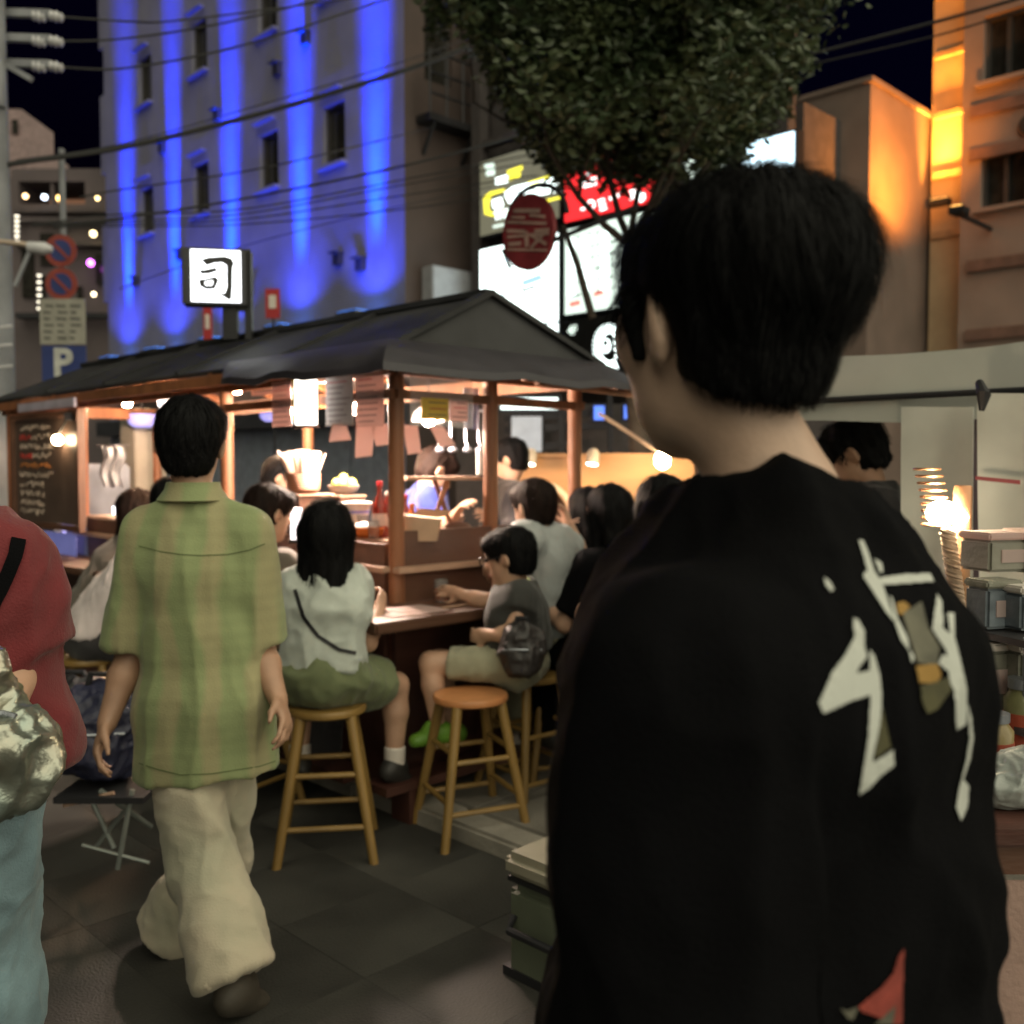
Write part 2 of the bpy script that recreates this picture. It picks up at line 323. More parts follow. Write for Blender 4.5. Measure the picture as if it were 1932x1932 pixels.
def person(label, J, f, head=None, skin=SKIN, hair='short', hairm=HAIR, hairlen=.25, shirt=None, pants=None, shoe=None, shoem2=None, res=.009, b=1., hs=1., curl=.5, face=False, hands=None, group=None, hairamp=.006, sock=None, vest=None, cheek=False):
    J = {k: A(v) for k, v in J.items()}; M0 = rotm(f); X, Y = M0[:, 0], M0[:, 1]
    Mh = rotm(*(head or (f, 0, 0))); hc = J['head']; pel, nb = J['pel'], J['neck']
    base = (float(pel[0]), float(pel[1]), 0.)
    root = empty('person', base, 0, label, 'person', group)
    pts = np.array(list(J.values())); lo = pts.min(0) - .30; hi = pts.max(0) + .30; lo[2] = max(lo[2], -.02)
    hp = lambda x, y, z: hc + (Mh @ np.array([x, y, z])) * hs
    chest = J.get('chest', lerp(pel, nb, .66)); wa = lerp(pel, chest, .5)
    # --- body: one skin from feet to crown
    S = SDF(lo, hi, res)
    S.econe(pel, wa, (.148 * b, .10 * b), (.128 * b, .092 * b), X, .04); S.econe(wa, chest, (.128 * b, .09 * b), (.15 * b, .105 * b), X, .04)
    S.econe(chest, lerp(chest, nb, .8), (.15 * b, .10 * b), (.10 * b, .062 * b), X, .04); S.econe(J['shL'], J['shR'], .052 * b, .052 * b, k=.05)
    S.econe(nb, hp(0, -.015, -.07), .056 * b, .05 * b, k=.03)
    S.ell(hp(0, -.012, .028), np.array((.077, .097, .09)) * hs, Mh, .02); S.ell(hp(0, .028, -.03), np.array((.063, .07, .088)) * hs, Mh, .03)
    S.econe(hp(0, .022, -.062), hp(0, .068, -.098), .048 * hs, .026 * hs, k=.03)
    S.econe(hp(0, .097, .008), hp(0, .114, -.026), .009 * hs, .0155 * hs, k=.014); S.ell(hp(0, .092, -.06), np.array((.024, .012, .011)) * hs, Mh, .012)
    S.ell(hp(0, .082, .03), np.array((.052, .02, .012)) * hs, Mh, .02)
    for sg in (-1, 1):
        if cheek: S.ell(hp(sg * .052, .052, -.008), np.array((.028, .032, .034)) * hs, Mh, .025); S.ell(hp(sg * .036, .03, -.066), np.array((.025, .036, .036)) * hs, Mh, .025)
        S.ell(hp(sg * .033, .108, .006), np.array((.016, .014, .012)) * hs, Mh, .012, 'sub')
        Me = Mh @ rotm(sg * -28, -8, sg * 8); S.ell(hp(sg * .083, -.012, -.008), np.array((.012, .025, .036) if cheek else (.011, .023, .034)) * hs, Me, .008)
        S.ell(hp(sg * .092, -.004, -.004), np.array((.007, .012, .02)) * hs, Me, .006, 'sub')
    for sd, sg in (('L', -1), ('R', 1)):
        sh, el, wr = J['sh' + sd], J['el' + sd], J['wr' + sd]
        S.econe(sh, el, .050 * b, .039 * b, k=.035); S.econe(el, lerp(el, wr, .35), .039 * b, .040 * b, k=.02); S.econe(lerp(el, wr, .35), wr, .040 * b, .027 * b, k=.02)
        hd, hn = (hands or {}).get(sd, (nz(wr - el), -sg * X * .9 + Y * .3)); hand(S, wr, hd, hn, -sg, curl, .95 * b if b < 1 else 1.)
        hi_, kn, an, toe = J['hip' + sd], J['kn' + sd], J['an' + sd], J['toe' + sd]
        S.econe(hi_, kn, .082 * b, .055 * b, k=.04); S.econe(kn, lerp(kn, an, .35), .053 * b, .055 * b, k=.02); S.econe(lerp(kn, an, .35), an, .055 * b, .036 * b, k=.02)
        S.econe(an + A((0, 0, -.035 * b)), toe, .034 * b, .024 * b, k=.02)
    V, Q = S.mesh(1); np_mesh('body', V, Q, skin, root, base)
    if face:
        mb = MB(); mw = MB(); ml = MB()
        for sg in (-1, 1):
            mb.sphere(hp(sg * .032, .094, .006), .0095 * hs, 10, 6); mw.bar(hp(sg * .016, .106, .028), hp(sg * .05, .094, .03), .006, .006)
        ml.bar(hp(-.02, .102, -.062), hp(.02, .102, -.062), .008, .004)
        mb.build('eye', EYE, root, base, True); mw.build('eyebrow', hairm, root, base); ml.build('mouth', LIP, root, base)
    # --- hair
    if hair:
        lo2 = hc - .34 * hs; hi2 = hc + .34 * hs; lo2[2] -= (hairlen if hair == 'long' else 0); S = SDF(lo2, hi2, res * .75)
        if hair == 'short':
            S.ell(hp(0, -.012, .046), np.array((.089, .109, .087)) * hs, Mh, .02); S.ell(hp(0, -.042, .002), np.array((.0805, .075, .104)) * hs, Mh, .03); S.ell(hp(0, .055, .075), np.array((.066, .052, .034)) * hs, Mh, .03)
            S.plane(hp(0, -.1, -.095), Mh @ np.array((0, .3, -1.)))
        else:
            S.ell(hp(0, -.016, .035), np.array((.092, .110, .098)) * hs, Mh, .02); S.ell(hp(0, -.03, .0), np.array((.090, .098, .1)) * hs, Mh, .03)
            S.ell(hp(0, .10, -.05), np.array((.082, .075, .12)) * hs, Mh, .02, 'sub')
            bk = nb - A(Y) * .065 + A((0, 0, -hairlen * .45)); end = bk + A((0, 0, -hairlen * .55)) - A(Y) * .015
            S.econe(hp(0, -.05, .0), bk, (.094 * hs, .06 * hs), (.098, .038), X, .04); S.econe(bk, end, (.098, .036), (.08, .02), X, .03, cuts=[(end, (0, 0, -1))])
            for sg in (-1, 1): S.econe(hp(sg * .075, .0, .0), hp(sg * .085, .0, -.17), .03, .022, k=.03)
        S.ell(hp(0, .115, -.045), np.array((.075, .06, .095)) * hs, Mh, .01, 'sub')
        for sg in (-1, 1):
            if hair == 'short': S.ell(hp(sg * .092, .0, -.022), np.array((.022, .03, .036)) * hs, Mh, .008, 'sub')
        V, Q = S.mesh(1); N = vnormals(V, Q); L = (V - hc) @ Mh
        V = V + N * (hairamp * ((vnoise(L * np.array((38, 38, 7)), 5) - .4) * 1.5 + (vnoise(L * np.array((90, 90, 12)), 6) - .5)))[:, None]
        SV, SF = strands(V, vnormals(V, Q), hc, Mh, hs, 1600, hair == 'long', .0016, hairamp * .7, .02, .05 if hair == 'short' else .09); np_mesh('hair', np.concatenate([V, SV]), np.concatenate([Q, SF + len(V)]), hairm, root, base)
    # --- shirt and anything worn over it
    root_sh = None
    for shirt, gname in ((shirt, 'shirt'), (vest, 'vest')):
        if not shirt: continue
        lz = shirt.get('loose', .03); hem = shirt['hem']; S = SDF(lo - .05, hi + .05, shirt.get('res', res)); fl = shirt.get('flare', .02); dp = shirt.get('deep', 0.)
        S.econe(chest, lerp(chest, nb, .72), (.152 * b + lz * .8, .104 * b + lz * .6 + dp * .4), (.125 * b + lz * .4, .07 * b + lz * .5), X, .05)
        S.econe(J['shL'], J['shR'], .058 * b + lz * .5, .058 * b + lz * .5, k=.06)
        wa2 = wa + A(Y) * shirt.get('belly', 0.)
        S.econe(chest, wa2, (.152 * b + lz, .106 * b + lz * .9 + dp), (.145 * b + lz, .102 * b + lz + dp), X, .05)
        down = nz(pel - wa) if hem > pel[2] - .08 else np.array((0, 0, -1.)); hp_ = pel + down * max(0.02, (pel[2] - hem) / max(.2, -down[2]))
        S.econe(wa2, pel, (.145 * b + lz, .102 * b + lz + dp), (.156 * b + lz + fl * .5, .108 * b + lz + dp + fl * .6), X, .04, cuts=[((0, 0, hem), shirt.get('hemn', (0, 0, -1)))] if hem > pel[2] - .03 else ())
        if hem < pel[2]: S.econe(pel, hp_, (.156 * b + lz + fl * .5, .108 * b + lz + dp + fl * .6), (.156 * b + lz + fl, .108 * b + lz + dp + fl), X, .04, cuts=[((float(pel[0]), float(pel[1]), hem), shirt.get('hemn', (0, 0, -1)))])
        sv = shirt.get('sleeve', .7); sr = shirt.get('sr', .02)
        for sd in 'LR':
            sh, el, wr = J['sh' + sd], J['el' + sd], J['wr' + sd]; e = el if sv >= 1 else lerp(sh, el, sv); dd = nz(el - sh)
            S.econe(sh, e, .056 * b + lz * .5 + sr * .4, .045 * b + lz * .4 + sr, k=shirt.get('ks', .04), cuts=() if sv > 1 else [(e, dd)])
            if sv > 1:
                e2 = lerp(el, wr, min(sv - 1, .97)); S.econe(el, e2, .045 * b + lz * .4 + sr, .036 * b + lz * .3 + sr * .8, k=min(.03, shirt.get('ks', .03)), cuts=[(e2, nz(wr - el))])
        nd = nz(hp(0, -.015, -.07) - nb); nr_ = shirt.get('neckr', .066) * b
        if not shirt.get('collar'): S.econe(nb - nd * .07, nb + nd * .006, nr_ + .03, nr_ + .016, k=.025, cuts=[(nb + nd * .014, nd)])
        if shirt.get('topz'): S.plane((0, 0, float(nb[2]) + shirt['topz']), (0, 0, 1))
        S.econe(nb + nd * .0 + A(Y) * .012, nb + nd * .14 + A(Y) * .03, shirt.get('neckr', .066) * b, .09 * b, k=.006, op='sub')
        V, Q = S.mesh(1); N = vnormals(V, Q); amp = shirt.get('amp', .012)
        V = V + N * (folds(V, amp, shirt.get('fsc', (9, 9, 3)), shirt.get('seed', 3)) + folds(V @ rotm(0, 38, 20), amp * shirt.get('dg', .35), (7, 7, 3.2), 9) + folds(V @ rotm(30, -30, -25), amp * shirt.get('dg', .35) * .8, (11, 11, 5), 10))[:, None]
        so_ = np_mesh(gname, V, Q, shirt['m'], root, base); root_sh = root_sh or (V, Q)
        if shirt.get('collar'):
            mc = MB(); c0 = nb + nd * .045 + A(Y) * .006; ring = []
            for k in range(25):
                a = -math.pi * .88 + k / 24 * math.pi * 1.76; o_ = -Y * math.cos(a) * .066 + X * math.sin(a) * .066; ring.append([c0 + o_ * 1.02 + A((0, 0, .012)), c0 + o_ * 1.12 - A((0, 0, .01)), c0 + o_ * 1.45 - A((0, 0, .04))])
            mc.sheet(ring, .006).build('collar', shirt['m'], root, base, True)
    # --- trousers or shorts
    if pants:
        S = SDF(lo, hi, res); L = pants.get('len', 1.); r0, r1, r2 = pants.get('r', (.1, .085, .1))
        top = pel + A(nz(nb - pel)) * pants.get('rise', .09)
        S.econe(top, pel, (.142 * b + .012, .10 * b + .012), (.155 * b + .015, .112 * b + .015), X, .04, cuts=[(top, nz(nb - pel))])
        for sd in 'LR':
            h_, kn, an = J['hip' + sd], J['kn' + sd], J['an' + sd]
            if L < 1: e = lerp(h_, kn, L); S.econe(h_, e, r0, r1, k=.05, cuts=[(e, nz(kn - h_))])
            else:
                e = lerp(kn, an, pants.get('drop', .98)); S.econe(h_, kn, r0, r1, k=.05); m_ = lerp(kn, e, .5); S.econe(kn, m_, r1, (r1 + r2) / 2, k=.04); S.econe(m_, e, (r1 + r2) / 2, r2, k=.04, cuts=[(e, nz(an - kn))])
        V, Q = S.mesh(1); N = vnormals(V, Q); am = pants.get('amp', .012); V = V + N * (folds(V, am, pants.get('fsc', (8, 8, 5)), pants.get('seed', 21)) + folds(V @ rotm(0, 30, 35), am * .45, (8, 8, 5), 22) + folds(V @ rotm(40, 60, 0), am * .3, (12, 12, 7), 23))[:, None]
        V[:, 2] = np.maximum(V[:, 2], .006); np_mesh('trousers' if L >= 1 else 'shorts', V, Q, pants['m'], root, base)
    if shoe:
        for sd in 'LR':
            an, toe = J['an' + sd], J['toe' + sd]; S = SDF(np.minimum(an, toe) - .16, np.maximum(an, toe) + .16, .007)
            dn = nz(toe - an - A((0, 0, (toe - an)[2]))); sdv = np.cross(dn, (0, 0, 1)); low = min(toe[2], an[2] - .03) - .022
            heel = A((an[0], an[1], 0)) - A(dn) * .03; heel[2] = an[2] - .035; S.econe(heel, toe, (.043 * b, .05 * b), (.044 * b, .034 * b), sdv, .02)
            S.econe(an + A((0, 0, -.02)), lerp(an, toe, .25), .046 * b, .045 * b, k=.03); S.plane((0, 0, low if low > .01 else .004), (0, 0, -1))
            V, Q = S.mesh(1); np_mesh('shoe', V, Q, shoe, root, base)
            if sock:
                S = SDF(an - .2, an + .2, .007); kn = J['kn' + sd]; e = lerp(an, kn, .2); S.econe(an - A((0, 0, .03)), e, .043, .045, k=.01, cuts=[(e, nz(kn - an))]); V, Q = S.mesh(1); np_mesh('sock', V, Q, sock, root, base)
    return root, root_sh, base
# ------------------------------------------------------------------ ground
ASPH = mat('asphalt', (.052, .052, .048), .62, var=.3, scale=2.5, bump=.6, bscale=160)
n = ASPH.node_tree; b = n.nodes['Principled BSDF']; tc = n.nodes.new('ShaderNodeTexCoord'); big = n.nodes.new('ShaderNodeTexNoise'); big.inputs['Scale'].default_value = .9; big.inputs['Detail'].default_value = 8; big.inputs['Roughness'].default_value = .65; agg = n.nodes.new('ShaderNodeTexVoronoi'); agg.inputs['Scale'].default_value = 130
n.links.new(tc.outputs['Object'], big.inputs[0]); n.links.new(tc.outputs['Object'], agg.inputs[0]); r1 = n.nodes.new('ShaderNodeValToRGB'); r1.color_ramp.elements[0].position = .38; r1.color_ramp.elements[1].position = .66; r1.color_ramp.elements[0].color = (.026, .025, .022, 1); r1.color_ramp.elements[1].color = (.060, .058, .050, 1); n.links.new(big.outputs[0], r1.inputs[0])
mx = n.nodes.new('ShaderNodeMix'); mx.data_type = 'RGBA'; mx.blend_type = 'MULTIPLY'; mx.inputs[0].default_value = .55; n.links.new(r1.outputs[0], mx.inputs[6]); n.links.new(agg.outputs['Color'], mx.inputs[7]); gm_ = n.nodes.new('ShaderNodeRGBToBW'); n.links.new(agg.outputs['Color'], gm_.inputs[0]); n.links.new(gm_.outputs[0], mx.inputs[7]); n.links.new(mx.outputs[2], b.inputs['Base Color'])
gm = MB(); gm.add([(-120, -40, 0), (120, -40, 0), (120, 160, 0), (-120, 160, 0)], [(0, 1, 2, 3)]); g = gm.build('road', ASPH); g['kind'] = 'structure'
pvm = MB().box((0, 0, 0), (.4437, .4437, .03)).build('paver', mat('paver', (.032, .031, .027), .72, var=.5, scale=1.7, bump=.5, bscale=130), g, bevel=.001); fst = True
kp0 = ground(840, 1580)
for i in range(-9, 12):
    for j in range(0, 11):
        c = kp0 - DU * (.224 + j * .444) + DV * (i * .444)
        if not (.9 < c.y < 7.5 and abs(c.x) < .62 * c.y + .6): continue
        o = pvm if fst else pvm.copy()
        if not fst: COL.objects.link(o); o.parent = g
        fst = False; o.location = (c.x, c.y, -.0065 + random.uniform(-.0007, .0007)); o.rotation_euler = (random.uniform(-.001, .001), random.uniform(-.001, .001), R(45) + random.choice((0, 1, 2, 3)) * math.pi / 2)
KP = ground(840, 1580)
PAVE = mat('pavement', (.20, .185, .16), .7, var=.22, scale=3, bump=.4, bscale=90)
pvo = empty('pavement', (KP.x, KP.y, 0)); pvo['kind'] = 'structure'
slab = MB().box((0, 0, 0), (.61, .61, .07)).build('paving_slab', PAVE, pvo, bevel=.006)
kerbm = mat('kerb', (.27, .25, .215), .75, var=.25, scale=5, bump=.5, bscale=70)
kerb = MB().box((0, 0, 0), (.15, .61, .1)).build('kerb_stone', kerbm, pvo, bevel=.015)
first = [True, True]
for i in range(-6, 8):
    lc = DV * (i * .62 + .31) + DU * .075; o = kerb if first[0] else kerb.copy()
    if not first[0]: COL.objects.link(o); o.parent = pvo
    first[0] = False; o.location = (lc.x, lc.y, .03 + random.uniform(-.003, .003)); o.rotation_euler = (0, 0, R(45) + random.uniform(-.006, .006))
    for j in range(8):
        lc = DV * (i * .62 + .31) + DU * (.155 + j * .62 + .31); o = slab if first[1] else slab.copy()
        if not first[1]: COL.objects.link(o); o.parent = pvo
        first[1] = False; o.location = (lc.x, lc.y, .042 + random.uniform(-.003, .003)); o.rotation_euler = (random.uniform(-.004, .004), random.uniform(-.004, .004), R(45))

# ------------------------------------------------------------------ buildings
def wall_face(mb, o, xd, n, W, H, ops, dep=.18):
    """a wall sheet with real window openings; ops = (x0,x1,z0,z1)"""
    xs = sorted({0, W, *[v for q in ops for v in q[:2]]}); zs = sorted({0, H, *[v for q in ops for v in q[2:]]}); o = Vector(o); Z = Vector((0, 0, 1))
    pt = lambda x, z, d=0: o + xd * x + Z * z - n * d
    for i in range(len(xs) - 1):
        for j in range(len(zs) - 1):
            cx, cz = (xs[i] + xs[i + 1]) / 2, (zs[j] + zs[j + 1]) / 2
            if any(q[0] < cx < q[1] and q[2] < cz < q[3] for q in ops): continue
            mb.add([pt(xs[i], zs[j]), pt(xs[i + 1], zs[j]), pt(xs[i + 1], zs[j + 1]), pt(xs[i], zs[j + 1])], [(0, 1, 2, 3)])
    for x0, x1, z0, z1 in ops:
        c = [(x0, z0), (x1, z0), (x1, z1), (x0, z1)]
        for k in range(4):
            a, b = c[k], c[(k + 1) % 4]; mb.add([pt(*a), pt(*b), pt(*b, dep), pt(*a, dep)], [(0, 1, 2, 3)])
GLASS = mat('dark_glass', (.028, .026, .022), .18, var=.3, bump=0, spec=.6)
FRAME = mat('window_frame', (.075, .07, .068), .45, .3, bump=.05)
def window(parent, base, o, xd, n, x0, x1, z0, z1, mull=1, sillm=None, dep=.16):
    o = Vector(o); Z = Vector((0, 0, 1)); c = lambda x, z, d: o + xd * x + Z * z - n * d; t = .05; rot = Matrix((xd, -n, Z)).transposed()
    w_ = MB()
    for x in (x0 + t / 2, x1 - t / 2): w_.box(c(x, (z0 + z1) / 2, dep - .03), (t, .06, z1 - z0), rot)
    for z in (z0 + t / 2, z1 - t / 2): w_.box(c((x0 + x1) / 2, z, dep - .03), (x1 - x0 - 2 * t, .06, t), rot)
    for k in range(mull): w_.box(c(x0 + (x1 - x0) * (k + 1) / (mull + 1), (z0 + z1) / 2, dep - .03), (t * 1.3, .05, z1 - z0 - 2 * t), rot)
    wo = w_.build('window', FRAME, parent, base)
    MB().box(c((x0 + x1) / 2, (z0 + z1) / 2, dep + .01), (x1 - x0 - .02, .015, z1 - z0 - .02), rot).build('pane', GLASS, wo, base)
    if sillm: MB().box(c((x0 + x1) / 2, z0 - .03, -.05), (x1 - x0 + .14, .16, .06), rot).build('sill', sillm, wo, base)

# the white tiled block washed with blue light
BN = Vector((-S2, -S2, 0)); BC = Vector((-1.84, 17.13, 0))
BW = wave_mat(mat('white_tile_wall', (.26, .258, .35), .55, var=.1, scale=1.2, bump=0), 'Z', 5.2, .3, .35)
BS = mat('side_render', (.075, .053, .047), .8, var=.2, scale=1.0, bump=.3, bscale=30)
bb = empty('apartment_building', BC, 0, 'tall white tiled building washed by blue uplights behind the food stall', 'building')
bt = [2.08, 4.34, 7.17, 9.86]; ops = []
for t in bt:
    for z in (7.08, 10.15, 13.2): ops.append((t - .36, t + .36, z, z + 1.12))
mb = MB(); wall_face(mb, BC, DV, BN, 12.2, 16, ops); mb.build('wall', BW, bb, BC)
for q in ops: window(bb, BC, BC, DV, BN, *q, mull=0, sillm=BW)
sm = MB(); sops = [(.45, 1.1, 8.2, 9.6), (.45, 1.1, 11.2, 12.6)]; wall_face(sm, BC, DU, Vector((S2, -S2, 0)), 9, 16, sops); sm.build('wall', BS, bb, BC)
for q in sops: window(bb, BC, BC, DU, Vector((S2, -S2, 0)), *q, mull=0)
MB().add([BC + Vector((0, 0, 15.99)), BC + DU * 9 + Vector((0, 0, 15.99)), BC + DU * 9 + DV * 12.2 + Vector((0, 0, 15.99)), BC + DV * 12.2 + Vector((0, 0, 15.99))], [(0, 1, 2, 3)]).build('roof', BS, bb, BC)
ROT_B = Matrix((DV, -BN, Vector((0, 0, 1)))).transposed(); bz = lambda t, off, z: BC + DV * t + BN * off + Vector((0, 0, z))
for t in bt:
    for z in (7.08, 10.15, 13.2): MB().box(bz(t, .12, z + 1.32), (.74, .14, .035), ROT_B).build('window_hood', BW, bb, BC)
for t, z in ((1.2, 5.1), (1.9, 5.3), (3.9, 9.3), (6.3, 9.0), (5.2, 5.0), (8.9, 8.9), (2.9, 9.6), (8.1, 6.3), (10.4, 6.0)):
    v = MB(); v.box(bz(t, .05, z), (.2, .12, .2), ROT_B); v.box(bz(t, .1, z + .12), (.24, .2, .03), ROT_B); v.build('vent', FRAME, bb, BC)
for z in (7.7, 11.0, 14.2):      # narrow balconies stepping out of the far end
    MB().box(bz(12.45, -.9, z - .9), (.5, 1.6, 2.0), ROT_B).build('end_balcony', BW, bb, BC)
LED = mat('ledge_metal', (.12, .12, .13), .5, .4)
for t in (10.93, 8.44, 5.86, 3.2, .8):
    fx = empty('uplight', bz(t, .4, 4.2), 0, {10.93: 'blue wall uplight at the far left end of the tiled building', 8.44: 'blue wall uplight second from the far left end', 5.86: 'blue wall uplight behind the lit white box sign', 3.2: 'blue wall uplight second from the near corner', .8: 'blue wall uplight beside the near corner of the tiled building'}[t], 'uplight', 'blue uplights on the tiled building')
    o_ = bz(t, .4, 4.2); MB().box(bz(t, .4, 4.1), (.62, .56, .14), ROT_B).build('housing', LED, fx, o_, bevel=.01); MB().box(bz(t, .1, 4.05), (.08, .2, .05), ROT_B).build('bracket', LED, fx, o_)
    MB().box(bz(t, .4, 4.175), (.56, .5, .008), ROT_B).build('lens', glow('blue_lens', (.05, .25, 1.), 3.), fx, o_)
    al = bpy.data.lights.new('uplight_beam', 'AREA'); al.shape = 'RECTANGLE'; al.size = .36; al.size_y = .08; al.energy = 70; al.color = (.001, .035, 1.); al.spread = R(12)
    ao = bpy.data.objects.new('uplight_beam', al); COL.objects.link(ao); ao.parent = fx; d = (DV * 0 - BN * .05 + Vector((0, 0, 1))).normalized()
    ao.rotation_euler = (Matrix((DV, d.cross(DV) * -1, -d)).transposed()).to_euler(); m3 = Matrix((DV, (-d).cross(DV), -d)).transposed(); ao.rotation_euler = m3.to_euler(); ao.location = bz(t, .2, 4.19) - o_
    sl_ = bpy.data.lights.new('uplight_spill', 'AREA'); sl_.shape = 'RECTANGLE'; sl_.size = .5; sl_.size_y = .12; sl_.energy = 46; sl_.color = (.05, .075, 1.); sl_.spread = R(120)
    s2 = bpy.data.objects.new('uplight_spill', sl_); COL.objects.link(s2); s2.parent = fx; s2.rotation_euler = m3.to_euler(); s2.location = bz(t, .62, 4.195) - o_
# ground floor: shutters and concrete pillars
SH = wave_mat(mat('shutter_paint', (.30, .34, .42), .5, .1, var=.15), 'X', 14, 0, .4)
x0 = .25; k = 0
while x0 < 11.6:
    MB().box(bz(x0 + .62, .06, 1.1), (1.2, .06, 2.2), ROT_B).build('shutter', SH, bb, BC); x0 += 1.28; k += 1
MB().box(bz(6, .2, 2.42), (12, .5, .36), ROT_B).build('canopy', mat('canopy_dark', (.05, .05, .06), .6), bb, BC)
CONC = mat('concrete', (.36, .34, .29), .8, var=.15, scale=3, bump=.3, bscale=40)
pl = MB(); c = P(272, 900, 9.0); pl.box((c.x, c.y, 1.0), (.30, .30, 2.0), Matrix.Rotation(R(45), 3, 'Z')); pl.build('concrete_pillar', CONC, None, (c.x, c.y, 0), bevel=.01, loc=(c.x, c.y, 0))
tag(bpy.data.objects['concrete_pillar'], 'pale square concrete pillar behind the green-shirted man', 'pillar')
# fire escape on the brown side wall
un = Vector((S2, -S2, 0)); ROT_S = Matrix((DU, -un, Vector((0, 0, 1)))).transposed(); bs = lambda t, off, z: BC + DU * t + un * off + Vector((0, 0, z))
fe = empty('fire_escape', bs(1.1, 0, 7.4), 0, 'dark steel fire escape landing on the brown side wall beside the tree', 'fire escape'); fo = bs(1.1, 0, 7.4)
DS = mat('dark_steel', (.03, .03, .034), .55, .5)
MB().box(bs(.85, .19, 7.45), (1.2, .36, .12), ROT_S).build('landing', DS, fe, fo)
for z in (7.85, 8.2, 8.55): MB().bar(bs(.28, .35, z), bs(1.42, .35, z), .035, .035).build('rail', DS, fe, fo)
for t in (.28, .66, 1.04, 1.42): MB().bar(bs(t, .35, 7.5), bs(t, .35, 8.57), .035, .035).build('post', DS, fe, fo)
for t in (.4, 1.3): MB().bar(bs(t, .02, 6.9), bs(t, .32, 7.38), .05, .05).build('strut', DS, fe, fo)
ac = empty('air_conditioner', bs(1.0, 0, 4.1), 0, 'pale grey cabinet fixed low on the brown side wall', 'cabinet'); ao_ = bs(1.0, 0, 4.1)
PG = mat('pale_grey', (.33, .34, .37), .6, var=.1)
MB().box(bs(.85, .17, 4.4), (1.0, .3, 1.1), ROT_S).build('casing', PG, ac, ao_, bevel=.02); MB().box(bs(.85, .17, 3.78), (1.1, .33, .06), ROT_S).build('bracket', DS, ac, ao_)

# the building with the illuminated sign stack
SA = Vector((-.583, 17.8, 0)); ROT_G = Matrix((-DV, -BN, Vector((0, 0, 1)))).transposed(); SD = -DV
sbw = mat('sign_building_wall', (.07, .06, .06), .8, var=.2)
sb = empty('sign_building', SA, 0, 'dark building carrying a stack of illuminated shop signs behind the tree', 'building')
MB().box(SA + SD * 2.25 + DU * .8 + Vector((0, 0, 5.2)), (4.5, 1.2, 10.4), ROT_G).build('wall', sbw, sb, SA); MB().box(SA + SD * 5.35 + DU * .8 + Vector((0, 0, 3.2)), (1.7, 1.2, 6.4), ROT_G).build('wall', sbw, sb, SA)
for i, t in enumerate((.12, 2.0, 4.0, 6.08)): MB().box(SA + SD * t + BN * .1 + Vector((0, 0, 5)), (.22, .2, 10), ROT_G).build('pilaster', sbw, sb, SA)
for z in (2.9, 4.95, 7.1): MB().box(SA + SD * 3.1 + BN * .08 + Vector((0, 0, z)), (6.2, .16, .12), ROT_G).build('ledge', sbw, sb, SA)
def sp(px, py, off=.3): return on_plane(px, py, SA + BN * off, BN)
WH = glow('sign_white', (.86, 1., .97), 2.2); RD = glow('sign_red', (.95, .03, .035), 1.05); OL = glow('sign_olive', (.13, .125, .085), .9)
YL = glow('sign_yellow', (.95, .85, .06), 1.3); DK = mat('sign_black', (.015, .015, .015), .4); CY = glow('sign_cool', (.62, .86, 1.), 1.9); WG = glow('sign_pale', (.62, .74, .66), 1.2)
INK = mat('sign_ink', (.04, .045, .05), .6)
def signboard(label, pl_, pr, yt, yb, m, case=True):
    a = sp(pl_, yt); b_ = sp(pl_, yb); c_ = sp(pr, yt); W = (c_ - a).dot(SD); ct = a + SD * W / 2; ct.z = (a.z + b_.z) / 2; H = a.z - b_.z
    base = ct - Vector((0, 0, H / 2)); base -= BN * .15; e = empty('shop_sign', base, 0, label, 'sign', 'illuminated shop signs')
    MB().box(ct - BN * .1, (W, .2, H), ROT_G).build('case', DS, e, base); MB().box(ct + BN * .012, (W - .06, .02, H - .06), ROT_G).build('face', m, e, base)
    return e, base, a, W, H
def mark(e, base, name, pts, m, off=.33):
    q = [sp(x, y, off) for x, y in pts]; MB().prism(q, BN, .01).build(name, m, e, base)
def strip(e, base, name, p0, p1, wd, m, off=.33):
    dx, dy = p1[0] - p0[0], p1[1] - p0[1]; L = math.hypot(dx, dy) or 1; nx, ny = -dy / L * wd / 2, dx / L * wd / 2
    mark(e, base, name, [(p0[0] + nx, p0[1] + ny), (p1[0] + nx, p1[1] + ny), (p1[0] - nx, p1[1] - ny), (p0[0] - nx, p0[1] - ny)], m, off)
e, b0, *_ = signboard('olive lit sign with yellow and white lettering above the white sign', 905, 1058, 305, 450, OL)
for pts, m in (([(914, 310), (931, 305), (931, 313), (914, 317)], WG), ([(917, 318), (933, 314), (933, 330), (917, 332)], WG), ([(935, 336), (957, 330), (957, 344), (935, 348)], WH), ([(957, 322), (985, 312), (985, 320), (957, 329)], YL), ([(957, 331), (982, 325), (980, 334), (960, 341)], YL),
               ([(912, 372), (925, 362), (952, 356), (952, 360), (928, 368), (922, 380), (922, 396), (930, 402), (960, 394), (960, 398), (928, 408), (914, 404)], YL), ([(928, 378), (945, 372), (950, 388), (940, 398), (930, 392)], WH),
               ([(950, 365), (968, 352), (1010, 342), (1040, 332), (1052, 345), (1052, 362), (1020, 368), (985, 376), (960, 384)], WH), ([(996, 344), (1045, 328), (1045, 332), (998, 349)], YL), ([(1005, 382), (1058, 370), (1058, 374), (1008, 387)], YL), ([(1040, 316), (1055, 312), (1053, 320), (1040, 322)], YL)):
    mark(e, b0, 'lettering', pts, m)
p_ = sp(932, 416, .33); text_mesh('lettering', 'THE', .2, WH, e, b0, SD, BN, p_)
